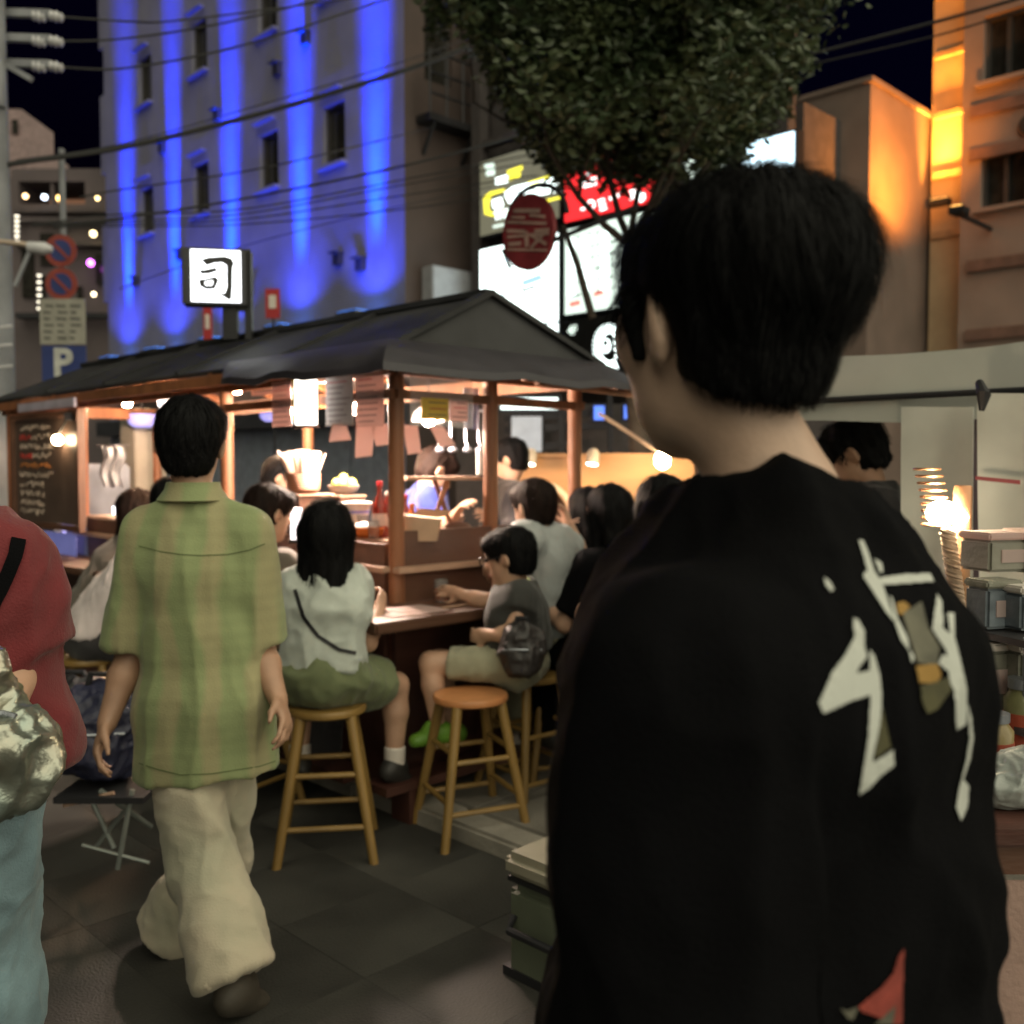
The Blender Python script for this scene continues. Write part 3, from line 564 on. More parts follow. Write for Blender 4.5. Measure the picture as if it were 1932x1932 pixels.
strip(e, b0, 'lettering', (930, 428), (958, 422), 5, WG); p_ = sp(1018, 410, .33); text_mesh('lettering', '2F', .14, WH, e, b0, SD, BN, p_)
e, b0, *_ = signboard('large plain white lit sign with faint grey strokes below the olive sign', 905, 1056, 470, 660, WH)
for a, b_, w_ in (((945, 470), (985, 545), 3), ((958, 500), (1000, 500), 2), ((948, 470), (962, 505), 7), ((985, 548), (1010, 540), 5), ((930, 560), (990, 552), 2), ((1000, 575), (1040, 560), 2)): strip(e, b0, 'lettering', a, b_, w_, INK)
strip(e, b0, 'lettering', (985, 535), (1022, 522), 12, glow('sign_blue_patch', (.35, .55, .75), 1.)); strip(e, b0, 'frame_bar', (905, 628), (1058, 606), 4, DS)
for k in range(14):
    x = random.uniform(912, 1040); y = random.uniform(488, 590) - (x - 905) * .18; strip(e, b0, 'lettering', (x, y), (x + random.uniform(4, 16), y - random.uniform(1, 5)), random.uniform(1.5, 3.5), INK if k % 3 else glow('sign_grey_blue', (.45, .6, .7), .9))
e, b0, *_ = signboard('red lit sign with white characters showing through the leaves', 1065, 1242, 272, 424, RD)
def ringpts(cx, cy, r, n=14, sx=.8): return [(cx + r * sx * math.cos(2 * math.pi * k / n), cy + r * math.sin(2 * math.pi * k / n)) for k in range(n)]
mark(e, b0, 'lettering', ringpts(1115, 386, 9), WH); mark(e, b0, 'lettering', ringpts(1115, 386, 5), RD, .335); mark(e, b0, 'lettering', ringpts(1208, 370, 11), WH)
for a, b_, w_ in (((1098, 345), (1125, 336), 5), ((1100, 352), (1125, 346), 4), ((1096, 395), (1106, 392), 4), ((1128, 380), (1140, 376), 4), ((1130, 388), (1142, 384), 4), ((1150, 375), (1172, 366), 6), ((1188, 362), (1198, 359), 4), ((1198, 359), (1190, 374), 4), ((1188, 375), (1199, 371), 4), ((1102, 335), (1112, 328), 7), ((1132, 396), (1144, 392), 4), ((1180, 305), (1205, 298), 5), ((1190, 280), (1215, 270), 6)): strip(e, b0, 'lettering', a, b_, w_, WH)
e, b0, *_ = signboard('white lit sign with grey columns of writing below the red sign', 1065, 1242, 432, 598, WG)
for i in range(36):
    x = 1076 + (i % 6) * 25 + random.uniform(-4, 4); y = 452 + (i // 6) * 22 - (x - 1065) * .2; strip(e, b0, 'lettering', (x, y), (x + random.uniform(8, 20), y - 4), random.uniform(2, 4), INK)
for x in (1078, 1105, 1140): strip(e, b0, 'panel', (x, 452 - (x - 1065) * .2), (x, 560 - (x - 1065) * .16), 14, WH)
strip(e, b0, 'lettering', (1075, 575), (1094, 570), 9, glow('sign_red_soft', (.8, .25, .2), .8)); strip(e, b0, 'lettering', (1120, 556), (1138, 551), 7, glow('sign_red_soft', (.8, .25, .2), .8))
e, b0, *_ = signboard('black sign with a striped round white emblem and 4F lettering', 1062, 1242, 606, 735, DK)
p_ = sp(1071, 632, .33); text_mesh('lettering', '4F', .2, WG, e, b0, SD, BN, p_)
for k in range(22):
    a = math.pi * (.35 + 1.3 * k / 21); cx, cy = 1150, 655; strip(e, b0, 'emblem', (cx + 17 * math.cos(a), cy + 26 * math.sin(a)), (cx + 32 * math.cos(a), cy + 45 * math.sin(a)), 3.2, WH)
mark(e, b0, 'emblem', ringpts(1142, 652, 14, 14, .7), WH); mark(e, b0, 'emblem', ringpts(1142, 647, 6, 12, .8), DK, .335)
for k in range(5): strip(e, b0, 'emblem', (1156 + 1 * k, 620 + k * 13), (1164, 620 + k * 13), 6, WH)
strip(e, b0, 'emblem', (1128, 692), (1152, 688), 10, WG); strip(e, b0, 'emblem', (1130, 703), (1150, 700), 5, WG)
e, b0, *_ = signboard('cool white lit sign glimpsed between leaves left of the dark head of hair', 1290, 1372, 218, 345, WG)
e, b0, *_ = signboard('bright cool white lit sign just above the dark hair of the man in black', 1400, 1503, 270, 400, CY)
p_ = sp(1300, 330, .33)
# lit ground floor of that building
for lab, q, m in (('long bright white lit window strip beyond the right stall post', (945, 1052, 751, 772), WH), ('grey lit pane with a dark brace behind the right stall post', (965, 1022, 786, 852), mat('pale_pane', (.45, .48, .52), .4, emit=(.5, .55, .62), es=.35, bump=0)), ('small blue lit panel left of the bare bulb', (1121, 1140, 766, 792), glow('sign_blue', (.09, .2, .8), 1.2)), ('blue lit panel nearest the cheek of the man in black', (1178, 1204, 765, 790), glow('sign_blue', (.09, .2, .8), 1.2))):
    a = P(q[0], q[2], 11.5); b_ = P(q[1], q[3], 11.5); ct = (a + b_) / 2; e = empty('lit_panel', (ct.x, ct.y, b_.z), 0, lab, 'lit panel')
    MB().box(ct, (b_.x - a.x, .05, a.z - b_.z)).build('pane', m, e, e.location); MB().box((ct.x, ct.y + .045, ct.z), (b_.x - a.x + .06, .03, a.z - b_.z + .06)).build('frame', DS, e, e.location)
# low dark shop front carrying those panels
sf = empty('low_shop', P(1070, 880, 11.9), 0, 'low dark shop front with lit panes beyond the food stall', 'shop front'); so_ = sf.location
MB().box(Vector((P(1100, 880, 12).x, 12.2, 1.12)), (3.1, .25, 2.24)).build('wall', sbw, sf, so_)
for (x0, y0, x1, y1) in ((952, 790, 1150, 776), (952, 812, 1160, 800), (955, 855, 1100, 832), (1055, 745, 1060, 860), (1150, 745, 1152, 860)): MB().bar(P(x0, y0, 11.6), P(x1, y1, 11.6), .06, .08).build('brace', DS, sf, so_)

# orange lit block and the tall building on the right
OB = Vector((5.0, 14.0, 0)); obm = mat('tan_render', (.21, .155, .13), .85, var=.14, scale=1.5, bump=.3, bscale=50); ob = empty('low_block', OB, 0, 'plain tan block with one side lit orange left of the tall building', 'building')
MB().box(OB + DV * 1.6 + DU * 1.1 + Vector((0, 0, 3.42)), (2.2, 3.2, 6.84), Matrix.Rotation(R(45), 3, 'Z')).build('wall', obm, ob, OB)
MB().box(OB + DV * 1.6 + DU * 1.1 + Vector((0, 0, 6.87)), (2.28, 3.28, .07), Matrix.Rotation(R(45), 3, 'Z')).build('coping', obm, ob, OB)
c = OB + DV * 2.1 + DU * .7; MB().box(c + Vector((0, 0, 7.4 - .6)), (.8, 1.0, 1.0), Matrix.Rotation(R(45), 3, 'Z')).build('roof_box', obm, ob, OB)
TB = Vector((6.42, 15.32, 0)); tbm = mat('pink_tile_wall', (.29, .215, .18), .75, var=.14, scale=1.4, bump=.3, bscale=40); tb = empty('tall_building', TB, 0, 'tall pinkish building with dark double windows at the right edge', 'building')
tn = BN; ROT_T = Matrix((-DV, -tn, Vector((0, 0, 1)))).transposed()
tz = lambda t, off, z: TB - DV * t + tn * off + Vector((0, 0, z))
wm = MB(); tops = [(1.05, 1.95, 2.35 + 3.06 * k, 3.5 + 3.06 * k) for k in range(1, 5)]; tops = [(.84, 1.46, 5.2, 6.0), (.84, 1.46, 7.0, 7.95), (.84, 1.46, 9.1, 10.1)]
wall_face(wm, tz(.68, .3, 0), -DV, tn, 6, 15, [(q[0] - .68, q[1] - .68, q[2], q[3]) for q in tops]); wm.build('wall', tbm, tb, TB)
for q in tops: window(tb, TB, tz(.68, .3, 0), -DV, tn, q[0] - .68, q[1] - .68, q[2], q[3], 1, tbm)
MB().box(tz(.34, -.5, 7.5), (.68, 1.0, 15), ROT_T).build('wall', mat('yellow_tile', (.50, .36, .22), .7, var=.12, scale=2, bump=.2), tb, TB)
MB().box(tz(.62, .15, 7.5), (.12, .3, 15), ROT_T).build('pilaster', tbm, tb, TB)
MB().box(tz(3.6, -2, 14.9), (6, 4.4, .2), ROT_T).build('roof', tbm, tb, TB)
for z in (3.4, 4.4, 5.0 + 1.0, 6.62, 8.4, 9.0): MB().box(tz(3.68, .33, z), (5.98, .07, .16), ROT_T).build('band', mat('band_brown', (.19, .11, .085), .8), tb, TB)
for z in (5.0, 5.9, 6.8, 7.7, 8.6, 9.5): MB().box(tz(.3, .02, z), (.54, .05, .09), ROT_T).build('band', mat('band_ochre', (.38, .25, .14), .8), tb, TB)
MB().cyl(tz(.55, .06, 4), tz(.55, .06, 14), .045).build('drain_pipe', tbm, tb, TB)
MB().lathe([(.16, 0), (.16, .03), (.1, .05), (.03, .05)], tz(1.5, .31, 6.25), 16, tn).build('vent', FRAME, tb, TB)
fl = empty('floodlight', tz(1.0, 1.5, 5.0), 0, 'small added floodlight on a short arm of the tall pinkish building', 'floodlight'); fo = fl.location.copy()  # lamp and arm added to throw the orange wash on the tan block
MB().box(fo + Vector((0, 0, -.06)), (.26, .2, .1), Matrix.Rotation(R(45), 3, 'Z')).build('housing', DS, fl, fo, bevel=.01); MB().box(fo + Vector((0, 0, -.005)), (.2, .14, .01), Matrix.Rotation(R(45), 3, 'Z')).build('lens', glow('orange_lens', (1., .5, .12), 6.), fl, fo)
MB().bar(fo + Vector((.02, .02, -.1)), tz(1.0, .32, 4.9), .05, .05).build('bracket', DS, fl, fo)
def spot(parent, loc, target, energy, col, ang, blend=.6, rad=.05):
    l = bpy.data.lights.new('beam', 'SPOT'); l.energy = energy; l.color = col; l.spot_size = R(ang); l.spot_blend = blend; l.shadow_soft_size = rad
    o = bpy.data.objects.new('beam', l); COL.objects.link(o); o.parent = parent; o.location = Vector(loc) - parent.matrix_world.translation if False else Vector(loc) - Vector(parent.location)
    o.rotation_euler = (Vector(target) - Vector(loc)).to_track_quat('-Z', 'Y').to_euler(); return o
spot(fl, fo + Vector((-.03, 0, .02)), OB + DU * .45 + Vector((0, 0, 6.0)), 620, (1., .31, .035), 140, 1.)
f2p = tz(.22, .2, 5.5); f2 = empty('floodlight', f2p, 0, 'orange floodlight at the foot of the bright tiled strip of the tall building', 'floodlight'); MB().box(f2p + Vector((0, 0, -.06)), (.3, .16, .1), ROT_T).build('housing', DS, f2, f2p, bevel=.01); MB().box(f2p + Vector((0, 0, -.006)), (.24, .1, .008), ROT_T).build('lens', glow('orange_lens', (1., .5, .12), 6.), f2, f2p)
a2 = bpy.data.lights.new('beam', 'AREA'); a2.shape = 'RECTANGLE'; a2.size = .42; a2.size_y = .1; a2.energy = 46; a2.color = (1., .36, .045); a2.spread = R(42); a2o = bpy.data.objects.new('beam', a2); COL.objects.link(a2o); a2o.parent = f2
d = (-tn * .05 + Vector((0, 0, 1))).normalized(); a2o.rotation_euler = Matrix((-DV, (-d).cross(-DV), -d)).transposed().to_euler(); a2o.location = (0, 0, .01)

# far buildings on the left
fb = empty('restaurant_building', P(130, 880, 34), 0, 'far grey building with a warm lit terrace at the left', 'building'); fo = P(130, 880, 34); fbm = mat('far_wall', (.13, .105, .11), .85, var=.2, scale=.6)
def fbox(x0, y0, x1, y1, d, th, m, name, parent, origin):
    a = P(x0, y0, d); b_ = P(x1, y1, d); return MB().box(((a.x + b_.x) / 2, a.y + th / 2, (a.z + b_.z) / 2), (abs(b_.x - a.x), th, abs(a.z - b_.z))).build(name, m, parent, origin)
fbox(20, 385, 260, 900, 34.2, 5, fbm, 'wall', fb, fo); fbox(20, 318, 260, 342, 34.2, 5, fbm, 'parapet', fb, fo); fbox(160, 342, 260, 386, 34.2, 5, fbm, 'wall', fb, fo); fbox(18, 335, 34, 390, 34.2, 5, fbm, 'pier', fb, fo); fbox(95, 342, 100, 386, 34.3, .3, fbm, 'pier', fb, fo)
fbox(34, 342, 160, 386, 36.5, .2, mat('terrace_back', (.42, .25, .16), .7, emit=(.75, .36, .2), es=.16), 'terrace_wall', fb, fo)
for y0 in (392, 410, 455): fbox(25, y0, 260, y0 + 8, 33.9, .3, mat('far_band', (.09, .075, .08), .8), 'ledge', fb, fo)
for x0, y0, x1, y1 in ((40, 470, 62, 560), (75, 440, 100, 500), (145, 540, 154, 610), (180, 480, 195, 535), (70, 520, 84, 600), (200, 430, 214, 500)): fbox(x0, y0, x1, y1, 34.15, .1, GLASS, 'window', fb, fo)
fbox(28, 590, 240, 600, 33.8, .4, mat('far_dark', (.02, .02, .025), .7), 'canopy', fb, fo)
def dotlamp(label, px, py, d, r, col, s):
    p = P(px, py, d); e = empty('wall_lamp', p, 0, label, 'lamp', 'lamps on the far building'); r *= .7; MB().sphere(p, r, 10, 6).build('bulb', glow('lamp_%d_%d' % (px, py), col, s), e, p); MB().box(p + Vector((0, .12, r * .8)), (r * 2.2, .3, r * .6)).build('shade', DS, e, p)
for lb, px, py, r, col in (('warm terrace lamp nearest the utility pole', 48, 370, .12, (1., .62, .3)), ('cool white terrace lamp between two warm ones', 84, 372, .13, (.75, .85, 1.)), ('warm double terrace lamp right of the cool one', 112, 374, .14, (1., .6, .2)), ('small warm lamp right of the terrace', 184, 374, .1, (1., .7, .3)), ('warm lamp above the upper no-parking disc', 119, 437, .14, (1., .75, .35)), ('warm wall lamp right of the no-parking discs', 176, 441, .15, (1., .78, .4)), ('purple lit lamp on the far facade', 171, 496, .17, (.75, .15, 1.)), ('dim warm round lamp above the kerb line', 177, 555, .11, (1., .8, .5))): dotlamp(lb, px, py, 33.6, r, col, 5.)
for lab, px, y0, y1 in (('tall ladder of small white lights by the pole', 32, 408, 455), ('tall ladder of small white lights left of the notice board', 74, 520, 582)):
    p = P(px, y1, 33.6); e = empty('light_ladder', p, 0, lab, 'light string'); k = 0
    for j in range(6):
        for s_ in (-2, 2): q = P(px + s_, y0 + (y1 - y0) * j / 5, 33.6); MB().box(q, (.05, .04, .06)).build('bulb', glow('ladder_white', (1., .92, .75), 2.), e, p)
    MB().bar(P(px, y0, 33.7), P(px, y1, 33.7), .05, .05).build('cord', DS, e, p)
pb = empty('pink_building', P(10, 700, 42), 0, 'far pale pink building top behind the utility pole', 'building'); fo = P(10, 700, 42); pkm = mat('far_pink', (.30, .22, .22), .85)
fbox(-40, 258, 50, 900, 42, 4, pkm, 'wall', pb, fo); fbox(-40, 206, 40, 258, 42.5, 3, pkm, 'penthouse', pb, fo); fbox(22, 225, 32, 252, 42.3, .1, GLASS, 'window', pb, fo)

# ------------------------------------------------------------------ utility pole, cables, street signs
pp = P(-4, 700, 9.5); up = empty('utility_pole', (pp.x, pp.y, 0), 0, 'grey concrete utility pole with cross arms at the left edge', 'utility pole'); po = Vector((pp.x, pp.y, 0))
PM = mat('pole_concrete', (.24, .25, .27), .75, var=.2, scale=3, bump=.25, bscale=60)
MB().tube([po, po + Vector((0, 0, 4)), po + Vector((0, 0, 9))], [.16, .145, .12], 18).build('shaft', PM, up, po, True)
INS = mat('insulator', (.5, .5, .52), .3, var=.1); ends = []
for y in (25, 72, 120):
    a = P(-60, y - 3, 9.5); b_ = P(95, y + 2, 9.5); MB().bar(a, b_, .06, .07).build('cross_arm', PM, up, po)
    for x in (72, 104): q = P(x, y + 6, 9.5); MB().lathe([(.02, -.05), (.05, -.04), (.03, -.01), (.055, .01), (.03, .04), (.045, .06), (.02, .08)], q, 12, (1, 0, -.2)).build('insulator', INS, up, po, True)
MB().bar(P(-10, 110, 9.4), P(60, 150, 9.4), .05, .05).build('brace', PM, up, po); MB().lathe([(.0, -.2), (.11, -.18), (.12, .2), (.08, .26), (.0, .28)], P(-14, 165, 9.3), 16).build('transformer', PM, up, po, True)
for y in (615, 650, 690): MB().tube([P(-30, y, 9.3), P(-4, y + 3, 9.24), P(24, y, 9.3)], .012, 8).build('band', INS, up, po)
la = empty('street_lamp', P(-10, 470, 9.2), 0, 'small street lamp on an arm beside the utility pole', 'street lamp'); fo = P(-10, 470, 9.2)
MB().tube([P(-12, 455, 9.2), P(40, 460, 9.2), P(72, 466, 9.2)], .025, 10).build('arm', mat('lamp_arm', (.42, .33, .26), .6), la, fo, True); MB().lathe([(.0, -.12), (.05, -.1), (.06, .05), (.03, .12), (0, .13)], P(74, 468, 9.2), 14, (1, 0, -.1)).build('head', INS, la, fo, True); MB().bar(P(28, 540, 9.2), P(58, 470, 9.2), .03, .03).build('brace', PM, la, fo)
CAB = mat('cable_black', (.012, .012, .013), .6, bump=0)
def cable(label, pts, r, sag=0.0):
    q = [P(*p) for p in pts]; path = []
    for i in range(len(q) - 1):
        for k in range(10):
            t = k / 10; p0 = q[max(i - 1, 0)]; p1 = q[i]; p2 = q[i + 1]; p3 = q[min(i + 2, len(q) - 1)]
            path.append(.5 * ((2 * p1) + (p2 - p0) * t + (2 * p0 - 5 * p1 + 4 * p2 - p3) * t * t + (3 * p1 - p0 - 3 * p2 + p3) * t ** 3))
    path.append(q[-1]); o = MB().tube([p - path[0] for p in path], r, 6).build('power_cable', CAB, None, smooth=True, loc=path[0]); tag(o, label, 'cable', 'overhead cables')
cable('overhead cable from the top cross arm rising out of the top edge', [(106, 31, 9.5), (240, 40, 10), (340, 38, 10), (640, 0, 11), (900, -40, 12)], .011)
cable('overhead cable from the middle cross arm of the utility pole', [(106, 78, 9.5), (240, 72, 10), (447, 38, 10.4), (740, -38, 11.4)], .011)
cable('overhead cable from the lowest cross arm of the utility pole', [(106, 126, 9.5), (240, 128, 10), (463, 84, 10.4), (725, 0, 11.2), (900, -55, 12)], .012)
cable('thick bundled black cable crossing the blue lit wall', [(0, 314, 9.4), (60, 303, 9.5), (227, 279, 9.9), (463, 222, 10.4), (700, 153, 11), (860, 98, 11.4), (1100, 0, 12)], .026)
cable('thin wire running just above the thick bundled cable', [(30, 302, 9.5), (227, 272, 9.9), (463, 206, 10.4), (760, 116, 11.1), (1000, 30, 12)], .006)
cable('thin cable ending at the fire escape landing', [(150, 372, 10), (227, 358, 10.2), (463, 323, 10.8), (640, 284, 12), (812, 241, 16.6)], .009)
cable('black cable below the row of upper windows', [(60, 425, 9.5), (225, 412, 9.9), (463, 374, 10.4), (765, 312, 11.1), (1000, 250, 12)], .013)
cable('topmost of the thin parallel cables above the white box sign', [(90, 420, 9.5), (225, 404, 9.9), (463, 394, 10.4), (765, 338, 11.1), (1010, 290, 12)], .008)
for i, (a, b_, c_) in enumerate(((403, 348, 305), (413, 360, 325), (423, 378, 345))): cable(('second from the top of the thin parallel cables over the box sign', 'third from the top of the thin parallel cables over the box sign', 'lowest of the thin parallel cables over the box sign')[i], [(100, 424 + 3 * i, 9.5), (225, 417 + 5 * i, 9.9), (463, a, 10.4), (765, b_ + 8 * i, 11.1), (1010, c_ + 6 * i, 12)], .007)
cable('thin slack wire dropping towards the white box sign', [(225, 545, 9.9), (447, 468, 10.4), (711, 399, 11), (930, 352, 12)], .005)
cable('upper cable crossing the tall building at the right', [(1500, 110, 11), (1748, 46, 10.5), (1932, -6, 10), (2100, -60, 9.6)], .018)
cable('lower cable crossing the tall building at the right', [(1500, 128, 11), (1748, 72, 10.5), (1932, 18, 10), (2100, -30, 9.6)], .011)
# parking signs on one post
sx = P(120, 700, 11); sg = empty('parking_sign_post', (sx.x, sx.y, 0), 0, 'sign post with two no-parking discs, a notice plate and a blue P plate', 'road sign'); po = Vector((sx.x, sx.y, 0)); d0 = 11.
MB().cyl(po + Vector((0, .06, 0)), po + Vector((0, .06, 5)), .035).build('post', PM, sg, po, True)
REDP = mat('sign_red_paint', (.30, .055, .04), .5, var=.1); BLUP = mat('sign_blue_paint', (.03, .05, .19), .5, var=.1); CRM = mat('sign_cream', (.36, .35, .30), .6, var=.12); GRY = mat('sign_text_grey', (.13, .13, .115), .6)
for y, r in ((475, 30), (537, 30)):
    c = P(119, y, d0); c.y = po.y; rr = r * d0 / FPX; MB().cyl(c, c + Vector((0, .015, 0)), rr, n=28).build('disc', REDP, sg, po); MB().cyl(c + Vector((0, -.006, 0)), c, rr * .66, n=24).build('disc_centre', BLUP, sg, po); bt_ = MB().bar(c + Vector((-rr * .5, -.011, rr * .5)), c + Vector((rr * .5, -.011, -rr * .5)), rr * .2, .004, (0, 1, 0)); bt_.build('disc_bar', REDP, sg, po)
a = P(78, 565, d0); b_ = P(163, 650, d0); a.y = po.y; MB().box(((a.x + b_.x) / 2, a.y, (a.z + b_.z) / 2), (b_.x - a.x, .02, a.z - b_.z)).build('notice_plate', CRM, sg, po)
for j in range(6):
    for k in range(3):
        x0 = 86 + k * 24 + random.uniform(-2, 3); q = P(x0, 578 + j * 12, d0); q2 = P(x0 + random.uniform(10, 20), 579 + j * 12, d0); q.y = q2.y = po.y - .012; MB().bar(q, q2, .028, .003, (0, 1, 0)).build('lettering', GRY, sg, po)
a = P(80, 653, d0); b_ = P(163, 722, d0); a.y = po.y; MB().box(((a.x + b_.x) / 2, a.y, (a.z + b_.z) / 2), (b_.x - a.x, .02, a.z - b_.z)).build('parking_plate', BLUP, sg, po)
text_mesh('lettering', 'P', .42, mat('sign_white_paint', (.55, .56, .52), .5), sg, po, (1, 0, 0), (0, -1, 0), Vector((P(101, 708, d0).x, po.y - .014, P(101, 708, d0).z)), .035)
# red round sign and its ring
rs0 = on_plane(995, 437, P(995, 437, 9), DU * 1 + DV * 0); c = P(995, 437, 8.0); rs = empty('round_sign', c, 0, 'dark red oval sign with pale slanted lettering in front of the white signs', 'sign'); nn = Vector((-.62, -.78, 0)).normalized(); xx = Vector((0, 0, 1)).cross(nn).normalized(); nn = nn
RDP = mat('dull_red_paint', (.16, .018, .024), .5, var=.2); PAL = mat('pale_lettering', (.30, .20, .17), .6, var=.25)
ew = 47 * 8 / FPX; eh = 71 * 8 / FPX; fx_ = lambda a, b_: c + xx * a / abs(xx.x) + Vector((0, 0, b_))
ringq = [fx_(ew * math.cos(2 * math.pi * k / 36), eh * math.sin(2 * math.pi * k / 36)) for k in range(36)]
MB().prism(ringq, nn, .05).build('disc', RDP, rs, c)
for (x0, y0, x1, y1, wd) in ((-.55, .62, .5, .48, .10), (-.8, .35, .75, .12, .07), (-.82, .12, -.1, .02, .09), (-.8, -.05, .85, -.15, .07), (-.75, -.25, -.25, -.28, .1), (-.05, .0, .0, -.4, .12), (.15, -.1, .75, -.42, .09), (.7, -.1, .15, -.45, .09), (-.8, -.38, .78, -.58, .06), (.3, -.02, .85, -.06, .09), (.1, .42, .7, .3, .08), (-.65, .46, -.1, .38, .07)):
    p0 = fx_(x0 * ew, y0 * eh) + nn * .004; p1 = fx_(x1 * ew, y1 * eh) + nn * .004; MB().bar(p0, p1, wd * eh, .006, nn).build('lettering', PAL, rs, c)
rp = [fx_(ew * 1.2 * math.cos(t) , eh * .95 * math.sin(t) + eh * .35) - nn * .12 for t in [math.pi * (.02 + .96 * k / 20) for k in range(21)]]; MB().tube(rp, .02, 8).build('ring', DS, rs, c, True)
MB().bar(fx_(ew * .9, -.1) - nn * .03, fx_(ew * 3.6, .1) - nn * .2, .03, .03).build('bracket', DS, rs, c)
# ------------------------------------------------------------------ street tree
BARK = mat('bark', (.035, .028, .022), .85, var=.3, scale=10, bump=.8, bscale=40, stretch=(1, 1, .25))
LEAF = mat('leaf', (.027, .047, .020), .45, var=.0, scale=2.2, bump=.2, bscale=30, col2=(.072, .092, .038))
from mathutils.noise import noise as noise3
random.seed(21); tr0 = P(1212, 880, 8.6); T0 = Vector((tr0.x, tr0.y, 0)); tree = empty('street_tree', T0, 0, 'broad dark leafy street tree overhanging the signs', 'tree')
tk = MB(); fork = P(1195, 470, 8.6); tk.tube([T0, T0 + Vector((.02, 0, 1.2)), P(1190, 640, 8.6), fork], [.13, .10, .085, .08], 12)
tips = []
def limb(p, d, L, r, lev):
    pts = [p]; q = p.copy(); dd = d.copy()
    for k in range(4): dd = (dd + Vector((random.uniform(-.25, .25), random.uniform(-.25, .25), random.uniform(-.05, .2)))).normalized(); q = q + dd * L / 4; pts.append(q.copy())
    tk.tube(pts, [r * (1 - .16 * k) for k in range(5)], 7)
    if lev == 0: tips.append(q); tips.append(pts[2]); return
    for k in range(3 if lev > 1 else 2):
        a = Vector((random.uniform(-1, 1), random.uniform(-1, 1), random.uniform(-.15, .7))).normalized(); limb(pts[random.choice((2, 3, 4))], (dd * .55 + a).normalized(), L * .72, r * .55, lev - 1)
for a in ((-.9, -.2, .75), (.85, .1, .8), (-.2, .8, 1.), (.15, -.8, .9), (-.5, .4, 1.6), (.5, -.2, 1.5)): limb(fork, Vector(a).normalized(), 1.3, .038, 2)
tk.tube([P(1062, 425, 8.6), P(1090, 500, 8.6), P(1118, 600, 8.6)], [.02, .03, .035], 8)
tk.build('trunk', BARK, tree, T0, True)
cc = P(1200, 70, 8.8); V = []; Fq = []
n = 110000; ctr = []
for k in range(330):
    t = random.random() * 2 * math.pi; ph = random.uniform(-.9, .95); rr = random.random() ** .45
    c_ = Vector((1.8 * rr * math.cos(t) * math.sqrt(1 - ph * ph), 1.5 * rr * math.sin(t) * math.sqrt(1 - ph * ph), 1.62 * rr * ph))
    if c_.z < -.9: c_.x *= .75
    ctr.append((cc + c_ + Vector((0, 0, .25)), random.uniform(.22, .5)))
ctr += [(q, .35) for q in tips if (q - cc).length < 2.4]
for k in range(n):
    c_, s_ = random.choice(ctr); o = Vector((random.gauss(0, 1), random.gauss(0, 1), random.gauss(0, .75))) * s_ * .52; p = c_ + o
    vx = 966 + p.x / p.y * FPX; vy = 880 - (p.z - CAMZ) / p.y * FPX
    if abs(vx - 1200) > (425 - .72 * max(0, vy)) * (.93 + .22 * noise3(p * 1.7)) * random.uniform(.9, 1.06) or noise3(p * 1.35 + Vector((7, 3, 1))) < -.17: continue
    a = Vector((random.uniform(-1, 1), random.uniform(-1, 1), random.uniform(-.6, .35))).normalized(); u_ = a.orthogonal().normalized(); u_ = Matrix.Rotation(random.uniform(0, 6.28), 3, a) @ u_; L = random.uniform(.07, .125); wd = L * random.uniform(.2, .3); nn_ = a.cross(u_)
    i = len(V); V += [p, p + a * L * .45 + u_ * wd - nn_ * wd * .3, p + a * L, p + a * L * .45 - u_ * wd - nn_ * wd * .3]; Fq += [(i, i + 1, i + 2), (i, i + 2, i + 3)]
me = bpy.data.meshes.new('crown'); me.from_pydata([tuple(v - T0) for v in V], [], Fq); me.materials.append(LEAF); cr = obj('crown', me, tree); cr['kind'] = 'stuff'

# ------------------------------------------------------------------ the food stall (local x = along the right face, y = along the left face)
O = Vector((-.516, 4.4, 0)); Y45 = R(45)
def yl(a, b_, z): return O + DU * a + DV * b_ + Vector((0, 0, z))
WOOD = mat('stall_wood', (.27, .105, .045), .55, var=.42, scale=5, bump=.2, bscale=40, stretch=(1, 1, .15)); WOOD_D = mat('dark_stained_wood', (.075, .030, .022), .42, var=.3, scale=6, bump=.2, bscale=50, stretch=(.3, 1, 1)); WOOD_M = mat('brown_board', (.10, .045, .026), .5, var=.25, scale=6, bump=.2, bscale=50, stretch=(.3, 1, 1)); WOOD_L = mat('pale_trim', (.42, .27, .19), .45, var=.15)
ROOF = mat('roof_sheet', (.024, .024, .026), .6, spec=.3, var=.4, scale=3, bump=.6, bscale=7)
st = empty('food_stall', O, Y45, 'open wooden street food stall with a dark hipped roof and counters', 'food stall')
for a, b_, h in ((0, 0, 1.98), (.58, 0, 1.98), (0, 1.5, 1.98), (0, 3.5, 1.98), (1.2, 2.52, 1.98), (1.2, 0, 1.98), (1.2, 4.9, 1.98), (0, 4.9, 1.98)): MB().lathe([(.038, 0), (.039, .6), (.036, 1.3), (.037, h)], (a, b_, .0), 14).build('post', WOOD, st, smooth=True)
e0, e1, f0, f1, ez, rz_, RC = -.1, 1.3, -.1, 5.2, 2.0, 2.315, .6
def roofp(pts, name='roof_panel'):
    c_ = sum((Vector(p) for p in pts), Vector()) / len(pts); nn_ = (Vector(pts[1]) - Vector(pts[0])).cross(Vector(pts[2]) - Vector(pts[0]));
    if nn_.z < 0: nn_ = -nn_
    return MB().prism(pts, nn_, .025).build(name, ROOF, st)
r0, r1 = (RC, .03, rz_), (RC, 4.95, rz_)
